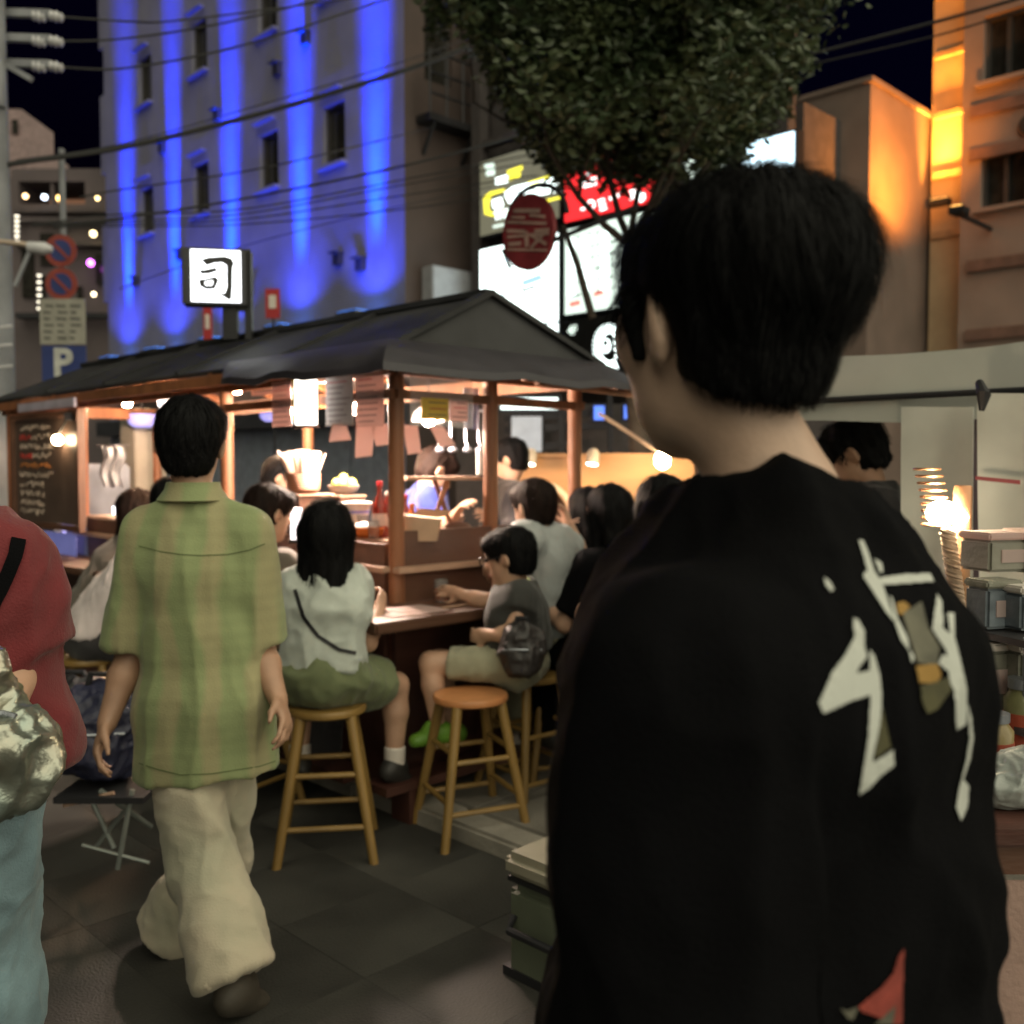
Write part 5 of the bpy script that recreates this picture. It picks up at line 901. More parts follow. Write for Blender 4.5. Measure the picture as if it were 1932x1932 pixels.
# ------------------------------------------------------------------ the plywood stall across the lane
PLY = mat('plywood', (.40, .215, .095), .6, var=.15, scale=3, bump=.1, stretch=(.3, .3, 2)); p = P(1135, 880, 8.2); bs_ = empty('plywood_stall', (p.x, p.y, 0), 0, 'low plywood stall front with an arched opening lit by warm lamps', 'stall'); so_ = Vector((p.x, p.y, 0)); d = 8.2
def q2(px, py, dd=0): return P(px, py, d + dd)
arch = [(1073, 1140), (1073, 985)] + [(1028 + 45 * math.cos(t), 985 - 62 * math.sin(t)) for t in [math.pi * k / 14 for k in range(15)]] + [(983, 985), (983, 1140)]
m_ = MB(); outer = [(945, 1140), (945, 858), (1310, 858), (1310, 1140)]
m_.prism([q2(*x) for x in [(1073, 1140), (1310, 1140), (1310, 858), (1073, 858)]], (0, -1, 0), .04); m_.build('panel', PLY, bs_, so_)
top_ = [q2(1073, 858), q2(945, 858), q2(945, 985)] + [q2(*x) for x in arch[2:17][::-1]]; MB().prism([q2(945, 858), q2(1072, 858)] + [q2(*x) for x in arch[2:17]] + [q2(945, 985)], (0, -1, 0), .04).build('panel', PLY, bs_, so_); MB().prism([q2(945, 1140), q2(945, 986), q2(983, 986), q2(983, 1140)], (0, -1, 0), .04).build('panel', PLY, bs_, so_)
rg = [(1028 + 52 * math.cos(t), 985 - 70 * math.sin(t)) for t in [math.pi * k / 20 for k in range(21)]]; MB().tube([q2(1080, 1130, -.03)] + [q2(x, y, -.03) for x, y in rg] + [q2(976, 1130, -.03)], .026, 8).build('arch_trim', mat('arch_cream', (.7, .55, .38), .5), bs_, so_, True)
MB().prism([q2(935, 1135, .9), q2(1320, 1135, .9), q2(1320, 870, .9), q2(935, 870, .9)], (0, -1, 0), .04).build('back_panel', WOOD_M, bs_, so_); MB().box(q2(1128, 860, .45), (1.7, .95, .03)).build('top_board', PLY, bs_, so_)
MB().box(q2(1128, 1128, -.12), (1.6, .3, .04)).build('shelf', PLY, bs_, so_)
for lab, px in (('spotlight on top of the plywood stall above the arch', 1000), ('spotlight on top of the plywood stall in the middle', 1118)):
    p = P(px, 868, 8.0); e = empty('spotlight', p, 0, lab, 'spotlight', 'spotlights on the plywood stall'); MB().lathe([(.055, -.035), (.05, .06), (.03, .09)], p, 16, (.15, .25, 1)).build('head', mat('lamp_cream', (.42, .36, .28), .5), e, p, True); MB().lathe([(.0, -.03), (.047, -.036)], p, 16, (.15, .25, 1)).build('lens', glow('spot_lens', (1., .93, .78), 9.), e, p); MB().bar(p + Vector((0, .04, .05)), p + Vector((0, .22, .03)), .02, .02).build('bracket', DS, e, p)
    spot(e, p + Vector((0, -.01, -.05)), p + Vector((0, .16, -.6)), 4, (1., .62, .28), 110, .8, .03)
bulb('bare round bulb on a cord in front of the plywood stall', P(1250, 868, 7.6), .06, 5, (1., .72, .42), None, 2.0)
e = empty('cord', P(1130, 780, 8.), 0, 'pale cord sloping down to the bare round bulb', 'cord'); MB().tube([P(1130, 780, 8.), P(1180, 812, 7.9), P(1230, 845, 7.7), P(1250, 856, 7.6)], .015, 6).build('strand', mat('rope', (.36, .26, .19), .8), e, e.location)

# ------------------------------------------------------------------ white tent stall at the right
TENT = mat('tent_white', (.47, .48, .44), .6, var=.1, scale=2, bump=.2, bscale=10); TD = DV; te = P(1740, 880, 3.4); TE = Vector((te.x, te.y, 0)); tn_ = Vector((-S2, -S2, 0))
def tp(t, off, z): return TE + DV * t + BN * off + Vector((0, 0, z))
tt = empty('tent_stall', TE, 0, 'white tarpaulin tent stall at the right edge', 'tent'); gv = []
for i in range(25):
    t = .75 - i * .1; row = []
    for j in range(7): z = 1.64 + .235 * (1 - j / 6); row.append(tp(t, .02 + .012 * math.sin(i * 1.1 + j * .4) + .02 * (j / 6), z + .01 * math.sin(i * .6)))
    gv.append(row)
MB().sheet(gv, .006).build('valance', TENT, tt, TE, smooth=True)
MB().sheet([[tp(.75 - i * .19, 0 - j * .4, 1.872 + .05 * math.sin(math.pi * j / 6)) for j in range(7)] for i in range(13)], .006).build('roof_sheet', TENT, tt, TE, smooth=True)
MB().cyl(tp(.75, .06, 1.72), tp(-1.6, .06, 1.72), .011).build('front_rail', DS, tt, TE)
for t in (.7, -1.6): MB().cyl(tp(t, .0, 0), tp(t, 0, 1.86), .02).build('pole', KM, tt, TE)
MB().sheet([[tp(.8 - i * .22, -2.3, .02 + j * .3) for j in range(7)] for i in range(12)], .006).build('back_wall', mat('tent_dark', (.06, .05, .06), .8), tt, TE)
VIN = mat('vinyl_curtain', (.74, .74, .68), .35, var=.15, scale=2.5, bump=.15, bscale=4, alpha=.9)
def curtain(lab, x0, x1, y0, y1, d0, d1, seed):
    g_ = []; rr = random.Random(seed)
    for i in range(29):
        t = i / 28; px = x0 + (x1 - x0) * t; dd = d0 + (d1 - d0) * t; row = []
        for j in range(13):
            s_ = j / 12; q = P(px, y0 + (y1 - y0) * s_, dd); q += BN * (.014 * math.sin(i * .21 + s_ * 2.5 + seed) * (.3 + s_)); row.append(q)
        g_.append(row)
    c_ = g_[14][12]; o = MB().sheet([[p - c_ for p in r] for r in g_], .003).build('vinyl_curtain', VIN, None, smooth=True, loc=c_); tag(o, lab, 'curtain', 'vinyl curtains of the tent')
curtain('cloudy vinyl curtain hanging from the tent behind the glowing lamp', 1702, 1838, 768, 1190, 3.3, 3.13, 1); curtain('cloudy vinyl curtain of the tent nearest the right edge', 1845, 2040, 742, 1200, 2.95, 2.75, 2)
e = empty('strap', P(1855, 745, 2.85), 0, 'dark strap tied over the tent rail', 'strap'); MB().tube([P(1848, 722, 2.9), P(1856, 745, 2.84), P(1852, 775, 2.85)], [.012, .02, .008], 8).build('knot', DS, e, e.location); 
o = papers('narrow white fluorescent strip with a red end inside the tent', 'strip', 'strip_label', [P(1840, 905, 2.8), P(1925, 914, 2.75), P(1925, 906, 2.75), P(1840, 898, 2.8)], mat('strip_dark_red', (.25, .03, .04), .5), th=.01)
# lamp post with rope and bulbs
CP = mat('copper', (.60, .30, .16), .35, .6, var=.2); p = P(1812, 1000, 2.35); lm = empty('post_lamp', (p.x, p.y, .75), 0, 'glowing warm lamp on a wooden post wrapped with twisted rope', 'lamp'); lo_ = Vector((p.x, p.y, .75)); dl = 2.35
MB().cyl(P(1815, 1240, dl), P(1815, 935, dl), .018).build('post', mat('lamp_post_wood', (.42, .24, .13), .5), lm, lo_, True)
MB().lathe([(.021, -.085), (.021, .07), (.018, .075)], P(1816, 975, dl), 16).build('sleeve', CP, lm, lo_, True)
MB().cyl(P(1816, 960, dl), P(1775, 958, dl), .012).build('arm', CP, lm, lo_, True)
MB().sphere(P(1778, 968, dl), .034, 14, 8, (1.1, 1, .9)).build('bulb', glow('post_bulb', (1., .80, .52), 150.), lm, lo_, True)
MB().sphere(P(1806, 976, dl - .02), .018, 14, 8, (1.4, 1, .9)).build('bulb', glow('post_bulb', (1., .80, .52), 150.), lm, lo_, True)
sh_ = MB(); 
for k in range(9): t = k / 8; q = P(1748 + 6 * math.sin(t * 3), 990 - 105 * t, dl + .03); sh_.tube([q + Vector((.03 * math.cos(a) + .02 * (1 - t), .03 * math.sin(a), 0)) for a in [2 * math.pi * m / 10 for m in range(11)]], .0035, 5)
sh_.build('coil', CP, lm, lo_, True)
rp_ = [MB(), MB()]
for s_ in (0, 1):
    pts = []
    for k in range(90): t = k / 89; a = t * 2 * math.pi * 9 + s_ * math.pi; q = P(1788 + 22 * t, 1000 + 165 * t, dl - .03); pts.append(q + Vector((.011 * math.cos(a), .011 * math.sin(a), 0)))
    rp_[s_].tube(pts, .0085, 6)
    rp_[s_].build('rope_strand', mat('cream_rope', (.62, .46, .34), .6), lm, lo_, True)
# counter of the tent stall
def rc(px, py, d): return P(px, py, d)
c = P(1960, 1570, 1.75); tc_ = empty('side_counter', (c.x, c.y, 0), 0, 'dark counter with a pinkish cloth front at the lower right corner', 'counter'); co = Vector((c.x, c.y, 0))
R1 = Matrix.Rotation(R(-45), 3, 'Z'); zc = c.z
zt = Vector((1.19, 2.0, .872))
MB().box(zt, (.84, .84, .03)).build('counter_top', WOOD_D, tc_, co, bevel=.006)
MB().box(zt + Vector((0, 0, -.045)), (.78, .78, .05)).build('apron', WOOD_M, tc_, co)
MB().sheet([[zt + Vector((-.40 + .033 * i, -.40 - .012 * math.sin(i * 1.3) * (j / 8), -.075 - .09 * j)) for j in range(9)] for i in range(25)], .006).build('cloth_front', mat('pink_cloth', (.33, .22, .185), .8, var=.12, bump=.3), tc_, co, smooth=True)
MB().sheet([[zt + Vector((-.40 - .012 * math.sin(i * 1.3) * (j / 8), .40 - .033 * i, -.075 - .09 * j)) for j in range(9)] for i in range(25)], .006).build('cloth_side', mat('pink_cloth', (.33, .22, .185), .8), tc_, co, smooth=True)
sh2 = P(1965, 1190, 2.15); rk = empty('glass_rack', (sh2.x, sh2.y, 0), 0, 'two-tier rack of jars and clear boxes at the right edge', 'rack'); ro = Vector((sh2.x, sh2.y, 0))
zb = zt.z + .016
for k, (py, d_) in enumerate(((1188, 2.1), (1342, 2.1))): q = P(1975, py, d_); MB().box(q, (.36, .28, .014), Matrix.Rotation(R(15), 3, 'Z')).build('shelf', DS, rk, ro)
for x_, y_ in ((-.16, -.12), (.16, -.12), (-.16, .12), (.16, .12)): q = P(1975, 1188, 2.1) + Matrix.Rotation(R(15), 3, 'Z') @ Vector((x_, y_, 0)); MB().cyl((q.x, q.y, zb), (q.x, q.y, q.z + .01), .008).build('leg', KM, rk, ro)
CLR = mat('cloudy_plastic', (.26, .26, .21), .25, var=.25, scale=18, bump=.2, alpha=.8); CLB = mat('bluish_box', (.17, .20, .23), .3, var=.3, scale=14, bump=.2)
def rackbox(lab, px, py, d_, w_, h_, m, lid, cat='box', grp='containers on the rack'):
    q = P(px, py, d_); e = empty('container', q, R(15), lab, cat, grp); MB().box((0, 0, h_ / 2), (w_, w_ * .8, h_)).build('body', m, e, bevel=.006); MB().box((0, 0, h_ + .008), (w_ * 1.06, w_ * .86, .016)).build('lid', lid, e, bevel=.004); MB().box((0, -w_ * .405, h_ * .5), (w_ * .5, .004, h_ * .4)).build('label', PAPER, e)
rackbox('bluish clear box on the upper rack shelf', 1872, 1182, 2.08, .085, .085, CLB, CLR); rackbox('pale blue box beside it at the picture edge', 1936, 1184, 2.05, .09, .075, CLB, WHT); rackbox('pale clouded carton piled on the upper rack', 1880, 1075, 2.2, .12, .07, mat('pink_carton', (.24, .23, .19), .5), PAPER); rackbox('second pale clouded carton piled on the upper rack by the edge', 1950, 1078, 2.2, .1, .08, mat('pink_carton', (.24, .23, .19), .5), PAPER)
rackbox('cloudy jar with a pale lid on the middle shelf', 1862, 1336, 2.05, .085, .125, CLR, WHT); rackbox('second cloudy jar with a pale lid on the middle shelf', 1932, 1338, 2.03, .085, .125, CLR, WHT)
q = P(1865, 1530, 1.92); q.z = zb
for lab, px, d_, m1, h_ in (('small jar with a red label standing on the dark counter', 1872, 1.86, mat('jar_amber', (.26, .2, .09), .3), .13), ('dark olive jar at the picture edge on the counter', 1925, 1.98, mat('jar_olive', (.17, .17, .08), .3), .17)):
    a = P(px, 1500, d_); e = empty('jar', (a.x, a.y, zb), 0, lab, 'jar', 'jars on the dark counter'); MB().lathe([(.03, 0), (.035, .01), (.035, h_ * .75), (.025, h_ * .85), (.025, h_ * .9)], n=18).build('glass', m1, e, smooth=True); MB().lathe([(.028, h_ * .88), (.028, h_)], n=18).build('lid', KM, e, smooth=True); MB().lathe([(.0362, h_ * .2), (.0362, h_ * .6)], n=18).build('label', mat('label_red', (.32, .06, .03), .5), e, smooth=True)
a = P(1955, 1530, 1.72); pbg = empty('plastic_bag', (a.x, a.y, zb), 0, 'crumpled white plastic bag lying on the dark counter', 'bag')
S = SDF((-.16, -.14, -.02), (.16, .14, .22), .006); S.ell((0, 0, .07), (.11, .09, .075), k=.03); S.ell((.05, .0, .13), (.05, .05, .05), k=.03); S.ell((-.08, -.02, .05), (.06, .05, .05), k=.02); S.plane((0, 0, .0), (0, 0, -1)); V_, Q_ = S.mesh(1); V_ = V_ + vnormals(V_, Q_) * folds(V_, .012, (16, 16, 16), 4)[:, None]; V_[:, 2] = np.maximum(V_[:, 2], 0); V_ *= .7; np_mesh('film', V_, Q_, mat('bag_film', (.36, .39, .37), .3, var=.1, bump=.2), pbg); MB().tube([(.03, 0, .11), (.035, .01, .14), (.05, .02, .12)], .005, 6).build('handle', mat('bag_film', (.36, .39, .37), .3), pbg, smooth=True)

# ------------------------------------------------------------------ stools
ST_W = mat('stool_varnish', (.24, .145, .042), .38, var=.2, scale=8, bump=.1, stretch=(1, 1, .2)); ST_T = mat('stool_seat', (.52, .22, .085), .4, var=.15, scale=8, bump=.1)
def stool(label, x, y, rz, h=.56, seat=ST_T):
    e = empty('stool', (x, y, 0), rz, label, 'stool', 'round wooden stools around the food stall')
    MB().lathe([(.02, h - .034), (.135, h - .034), (.15, h - .026), (.153, h - .012), (.148, h - .002), (.13, h), (.02, h)], n=28).build('seat', seat, e, smooth=True); lg = lambda sx, sy, z: Vector((sx * (.178 - .09 * z / h), sy * (.178 - .09 * z / h), z))
    for sx, sy in ((-1, -1), (1, -1), (1, 1), (-1, 1)): MB().cyl(lg(sx, sy, 0), lg(sx, sy, h - .03), .0175, .021, 10).build('leg', ST_W, e, smooth=True)
    for z, dz in ((.14, .04), (.33, .035)):
        for k, (a, b_) in enumerate((((-1, -1), (1, -1)), ((1, -1), (1, 1)), ((1, 1), (-1, 1)), ((-1, 1), (-1, -1)))): zz = z + (dz if k % 2 else 0); MB().cyl(lg(*a, zz), lg(*b_, zz), .011, n=8).build('rung', ST_W, e, smooth=True)
def at(px, d): q = P(px, 880, d); return q.x, q.y
stool('empty round wooden stool with an orange varnished seat', *at(887, 3.92), R(24), .57); stool('wooden stool under the woman in the white top', *at(612, 3.74), R(8), .57, ST_W); stool('wooden stool under the man in the grey tee', *at(1052, 4.5), R(15), .60, ST_W); stool('wooden stool under the child in the dark vest', *at(1000, 4.28), R(38), .58, ST_W)
# cooler box in front of the kerb
q = ground(1060, 1790); cb = empty('cooler_box', (q.x + .11, q.y - .12, 0), R(45), 'greenish grey cooler box with a pale lid beside the man in black', 'cooler box'); CBM = mat('cooler_body', (.10, .115, .08), .5, var=.15, scale=5, bump=.05); CLM = mat('cooler_lid', (.27, .25, .19), .45, var=.12, bump=.05)
MB().box((0, 0, .14), (.46, .34, .28)).build('body', CBM, cb, bevel=.025); MB().box((0, 0, .292), (.45, .33, .014)).build('seal', DS, cb); MB().box((0, 0, .335), (.48, .36, .07)).build('lid', CLM, cb, bevel=.022)
MB().tube([(-.245, -.12, .2), (-.275, -.11, .17), (-.275, .11, .17), (-.245, .12, .2)], .012, 8).build('handle', DS, cb, smooth=True); MB().tube([(.245, -.12, .2), (.275, -.11, .17), (.275, .11, .17), (.245, .12, .2)], .012, 8).build('handle', DS, cb, smooth=True); MB().box((0, -.178, .27), (.06, .02, .08)).build('latch', DS, cb); MB().box((0, 0, .02), (.47, .35, .03)).build('foot_band', DS, cb)
# folding stand with bags between the two left walkers
MT = mat('grey_tube', (.30, .33, .31), .4, .5); q = P(205, 880, 3.35); fs_ = empty('folding_stand', (q.x, q.y, 0), 0, 'folding stand with thin grey tube legs left of the man in green', 'stand'); fo = Vector((q.x, q.y, 0)); d = 3.35
for a_, b_ in (((212, 1495, -.15), (265, 1500, -.15)),): pass
def gz(p): p = Vector(p); p.z = max(p.z, .01); return p
for (x0, y0, d0_, x1, y1, d1_) in ((250, 1490, 3.3, 222, 1640, 3.3), (190, 1492, 3.3, 285, 1560, 3.5), (160, 1480, 3.5, 215, 1600, 3.5), (268, 1488, 3.5, 180, 1600, 3.5)): MB().cyl(P(x0, y0, d0_), gz(P(x1, y1, d1_)), .009, n=8).build('leg', MT, fs_, fo, True)
MB().cyl(P(155, 1594, 3.3), P(282, 1628, 3.3), .006, n=8).build('cross_bar', MT, fs_, fo, True); MB().cyl(P(120, 1520, 3.3), P(215, 1496, 3.3), .007, n=8).build('rail', WOOD_L, fs_, fo, True); MB().box(P(215, 1487, 3.4), (.30, .26, .02)).build('platform', DS, fs_, fo)
def softbag(name, label, cen, r, m, seed, strap=True, amp=.02):
    cen = Vector(cen); e = empty(name, (cen.x, cen.y, cen.z - r[2]), 0, label, 'bag'); S = SDF([-x - .08 for x in r], [x + .08 for x in r], .008); S.ell((0, 0, 0), r, k=.02); S.ell((0, -r[1] * .45, -r[2] * .25), (r[0] * .7, r[1] * .75, r[2] * .55), k=.03); S.ell((0, 0, r[2] * .5), (r[0] * .7, r[1] * .6, r[2] * .5), k=.03); S.plane((0, 0, -r[2] * .92), (0, 0, -1))
    V_, Q_ = S.mesh(1); V_ = V_ + vnormals(V_, Q_) * folds(V_, amp, (14, 14, 14), seed)[:, None]; V_ += np.array((0, 0, r[2])); np_mesh('pouch', V_, Q_, m, e)
    MB().tube([(-r[0] * .3, 0, r[2] * 1.9), (-r[0] * .2, 0, r[2] * 2.25), (r[0] * .2, 0, r[2] * 2.25), (r[0] * .3, 0, r[2] * 1.9)], .012, 8).build('handle', DS, e, smooth=True); MB().tube([(-r[0] * .8, -r[1] * .75, r[2] * 1.15), (0, -r[1] * 1.25, r[2] * 1.2), (r[0] * .8, -r[1] * .75, r[2] * 1.15)], .006, 6).build('zip', KM, e, smooth=True); return e
BLKN = mat('black_nylon', (.014, .014, .017), .5, var=.3, bump=.3, bscale=60); NAVY = mat('navy_nylon', (.02, .022, .05), .5, var=.3, bump=.3)
softbag('bag', 'bulky black bag piled on the folding stand', P(190, 1385, 3.45), (.15, .12, .17), NAVY, 5); softbag('backpack', 'black rucksack lying behind the pile of bags', P(140, 1345, 3.9), (.20, .13, .13), BLKN, 6); softbag('shoulder_bag', 'dark bag held against the lap of the child', P(985, 1230, 3.98), (.095, .065, .11), mat('dark_mesh', (.035, .03, .03), .4, var=.3, bump=.4), 8, amp=.012)
# ------------------------------------------------------------------ people around the stall
def cloth(name, c, var=.1, **k): return mat(name, c, .85, var=var, scale=10, bump=.25, bscale=220, sheen=.15, wrinkle=.8, **k)
GREEN = cloth('green_shirt_cloth', (.16, .19, .07))
n = GREEN.node_tree; b = n.nodes['Principled BSDF']; tc = n.nodes.new('ShaderNodeTexCoord'); wv = n.nodes.new('ShaderNodeTexWave'); wv.bands_direction = 'X'; wv.inputs['Scale'].default_value = 2.6; wv.inputs['Distortion'].default_value = 4; wv.inputs['Detail'].default_value = 2; wv.inputs['Detail Scale'].default_value = 1.2
n.links.new(tc.outputs['Object'], wv.inputs[0]); rp = n.nodes.new('ShaderNodeValToRGB'); rp.color_ramp.elements[0].color = (.235, .28, .13, 1); rp.color_ramp.elements[1].color = (.305, .285, .15, 1); rp.color_ramp.elements[0].position = .45; rp.color_ramp.elements[1].position = .85; n.links.new(wv.outputs['Fac'], rp.inputs[0]); ck = n.nodes.new('ShaderNodeTexWave'); ck.bands_direction = 'Z'; ck.inputs['Scale'].default_value = 9; ck.inputs['Distortion'].default_value = 1.5; n.links.new(tc.outputs['Object'], ck.inputs[0]); cm = n.nodes.new('ShaderNodeMapRange'); cm.inputs['To Min'].default_value = .965; cm.inputs['To Max'].default_value = 1.02; n.links.new(ck.outputs['Fac'], cm.inputs[0]); mx = n.nodes.new('ShaderNodeMix'); mx.data_type = 'RGBA'; mx.blend_type = 'MULTIPLY'; mx.inputs[0].default_value = 1; n.links.new(rp.outputs[0], mx.inputs[6]); n.links.new(cm.outputs[0], mx.inputs[7]); n.links.new(mx.outputs[2], b.inputs['Base Color'])
BEIGE = cloth('beige_trouser_cloth', (.40, .385, .285), col2=(.54, .46, .35)); MATS['beige_trouser_cloth'].node_tree.nodes['Noise Texture'].inputs['Scale'].default_value = 3.2
WHITE = cloth('white_top_cloth', (.46, .50, .46)); OLIVE = cloth('olive_shorts_cloth', (.13, .155, .075)); PINKW = cloth('pink_white_cloth', (.55, .48, .48)); GREY = cloth('grey_tee_cloth', (.34, .36, .36)); LIGHT = cloth('sand_trouser_cloth', (.30, .29, .20)); BLK = mat('black_cloth', (.0036, .0036, .0044), .9, var=.25, spec=.07, bump=.25, bscale=260, wrinkle=1., wscale=5.); BLUE = cloth('blue_shirt_cloth', (.015, .03, .22)); VEST = cloth('dark_vest_cloth', (.03, .03, .028)); LIME = cloth('lime_shirt_cloth', (.24, .33, .08)); RED = cloth('red_tee_cloth', (.155, .016, .020)); JEAN = cloth('pale_jeans_cloth', (.17, .26, .30), var=.25); BROWNC = cloth('brown_cloth', (.09, .075, .06)); DARK = cloth('charcoal_cloth', (.022, .02, .022)); TEALJ = cloth('blue_jeans_cloth', (.12, .22, .30))
SHOE = mat('dark_shoe', (.03, .028, .026), .5); NEON = mat('lime_clog', (.13, .29, .03), .5); SAND = mat('sandal', (.05, .042, .032), .6)
def J_(d, **k):
    out = {}
    for key, v in k.items(): out[key] = P(v[0], v[1], v[2] if len(v) > 2 else d)
    return out
# man in the green shirt
J = J_(2.8, head=(362, 838), neck=(370, 948), shL=(284, 1012), shR=(464, 1008), elL=(248, 1232), wrL=(203, 1362, 2.72), elR=(490, 1220, 2.84), wrR=(524, 1318, 2.74), pel=(386, 1330), hipL=(346, 1385, 2.78), hipR=(424, 1385, 2.84), knL=(388, 1655, 2.72), anL=(446, 1846, 2.62), toeL=(482, 1890, 2.72), knR=(410, 1620, 3.0), anR=(316, 1768, 3.04), toeR=(300, 1802, 3.16))
GRT, GSH, GBS = person('man seen from behind walking in a loose green shirt and wide beige trousers', J, -6, (-4, 0, 3), SKIN_D, 'short', HAIR, shirt=dict(m=GREEN, loose=.018, hem=.615, sleeve=.97, sr=.03, amp=.010, dg=.25, flare=.03, fsc=(8, 8, 1.3), collar=True, ks=.022, res=.008, hemn=(.05, 0, -1)), pants=dict(m=BEIGE, r=(.090, .086, .106), amp=.012, drop=.97, fsc=(8, 8, 2.5)), shoe=SAND, res=.0075, hs=1.03)
# woman in the white top
J = J_(3.8, head=(619, 1006), neck=(616, 1092, 3.78), shL=(566, 1112, 3.78), shR=(668, 1106, 3.82), elL=(528, 1205, 3.88), wrL=(590, 1150, 4.08), elR=(694, 1212, 3.9), wrR=(716, 1145, 4.06), pel=(608, 1272, 3.76), hipL=(574, 1282, 3.78), hipR=(648, 1282, 3.80), knL=(566, 1296, 4.14), anL=(566, 1430, 4.12), toeL=(560, 1462, 4.24), knR=(748, 1292, 4.06), anR=(744, 1436, 4.06), toeR=(772, 1478, 4.14))
_, WSH, _ = person('woman with long black hair in a white top and olive shorts on a stool', J, 10, (8, -6, 0), SKIN, 'long', HAIR, .30, shirt=dict(m=WHITE, loose=.016, hem=.715, sleeve=.38, sr=.016, amp=.015, flare=.012, fsc=(8, 8, 7)), pants=dict(m=OLIVE, len=.62, r=(.108, .10, .1), amp=.016), shoe=SHOE, sock=WHT, res=.0085, b=.93)
from mathutils.bvhtree import BVHTree
def strap_on(sh, name, label, pxs, hw, th, m, under=None, org=None):
    """a webbing band that follows the cloth under it"""
    bv_ = BVHTree.FromPolygons([tuple(v) for v in sh[0]], [tuple(int(i) for i in q) for q in sh[1]]); rows = []; cp = Vector((0, 0, CAMZ)); n_ = 30
    for k in range(n_ + 1):
        t = k / n_ * (len(pxs) - 1); i0 = min(int(t), len(pxs) - 2); f_ = t - i0; x = pxs[i0][0] * (1 - f_) + pxs[i0 + 1][0] * f_; y = pxs[i0][1] * (1 - f_) + pxs[i0 + 1][1] * f_; tx, ty = pxs[i0 + 1][0] - pxs[i0][0], pxs[i0 + 1][1] - pxs[i0][1]; L = math.hypot(tx, ty); row = []
        for s_ in (-1, 0, 1):
            r = ray(x - ty / L * hw * s_, y + tx / L * hw * s_).normalized(); h = bv_.ray_cast(cp, r)
            if h[0] is None: break
            row.append(h[0] - r * th * 1.6)
        if len(row) == 3: rows.append(row)
    if len(rows) > 2 and under is not None: MB().sheet(rows, -th).build(name, m, under, org, True)
    elif len(rows) > 2:
        e = empty(name, rows[len(rows) // 2][1], 0, label, 'strap'); MB().sheet(rows, -th).build('webbing', m, e, e.location, True)
SEAM = mat('green_seam', (.115, .145, .06), .9)
for pts in ([(262, 1030), (300, 1040), (340, 1046), (380, 1048), (430, 1046), (470, 1038), (500, 1026)], [(262, 1440), (298, 1452), (340, 1462), (400, 1460), (450, 1452), (490, 1446), (520, 1436)], [(372, 960), (372, 1000), (373, 1040)][:0]):
    if pts: strap_on(GSH, 'seam', '', pts, 1.1, .001, SEAM, GRT, GBS)
strap_on(WSH, 'crossbody_strap', 'thin dark bag strap across the back of the woman in white', [(556, 1112), (572, 1165), (600, 1200), (640, 1226), (672, 1232)], 3.5, .003, DS)
# child in the dark vest
J = J_(4.16, head=(962, 1052, 4.14), neck=(972, 1108, 4.16), shL=(984, 1130, 4.06), shR=(955, 1130, 4.26), elL=(968, 1196, 4.00), wrL=(918, 1198, 4.08), elR=(912, 1134, 4.28), wrR=(870, 1122, 4.34), pel=(985, 1248, 4.18), hipL=(980, 1258, 4.12), hipR=(975, 1258, 4.24), knL=(812, 1250, 4.10), anL=(826, 1368, 4.08), toeL=(784, 1398, 4.06), knR=(828, 1246, 4.28), anR=(850, 1368, 4.26), toeR=(808, 1396, 4.26))
person('child in a dark vest over a lime shirt with glasses reaching over the counter', J, -62, (-68, -12, 0), SKIN, 'short', HAIR, shirt=dict(m=LIME, loose=.010, hem=.70, sleeve=.3, amp=.008), pants=dict(m=LIGHT, len=.8, r=(.075, .07, .07), amp=.01), shoe=NEON, b=.86, hs=.98, face=True, vest=dict(m=VEST, loose=.026, hem=.71, sleeve=.34, amp=.008, neckr=.085))
e = empty('glasses', P(940, 1050, 3.9), 0, 'thin black glasses on the face of the child', 'glasses'); hq = np.array(P(962, 1052, 4.14)); mh_ = rotm(-68, -12, 0); gp = lambda x, y, z: Vector(hq + mh_ @ np.array((x, y, z)) * .98)
for sg in (-1, 1): MB().tube([gp(sg * .034 + .024 * math.cos(t), .118, .005 + .02 * math.sin(t)) for t in [2 * math.pi * k / 14 for k in range(15)]], .0025, 5).build('rim', DS, e, e.location); MB().bar(gp(sg * .058, .116, .01), gp(sg * .086, .0, .012), .005, .004).build('temple', DS, e, e.location)
MB().bar(gp(-.01, .119, .008), gp(.01, .119, .008), .004, .004).build('bridge', DS, e, e.location)
# man in the grey tee
J = J_(4.55, head=(1006, 958, 4.5), neck=(1022, 1004, 4.5), shL=(988, 1022, 4.36), shR=(1052, 1024, 4.62), elL=(962, 1090, 4.4), wrL=(930, 1078, 4.55), elR=(1094, 1046, 4.74), wrR=(1074, 992, 4.78), pel=(1052, 1180, 4.5), hipL=(1036, 1190, 4.42), hipR=(1062, 1190, 4.58), knL=(968, 1206, 4.62), anL=(996, 1372, 4.6), toeL=(972, 1398, 4.64), knR=(1000, 1206, 4.82), anR=(1016, 1372, 4.8), toeR=(992, 1396, 4.86))
person('man in a light grey tee leaning over the counter with chopsticks raised', J, -32, (-40, -10, 0), SKIN, 'short', HAIR_B, shirt=dict(m=GREY, loose=.028, hem=.74, sleeve=.6, amp=.012, flare=.02), pants=dict(m=LIGHT, r=(.095, .075, .075), amp=.012), shoe=WHT)
e = empty('chopsticks', P(1085, 985, 4.76), 0, 'pair of chopsticks raised in the hand of the man in grey', 'chopsticks'); [MB().cyl(P(1074, 984 + k * 3, 4.74), P(1092, 978 + k * 6, 4.66), .004, n=6).build('stick', WOOD_L, e, e.location) for k in (0, 1)]
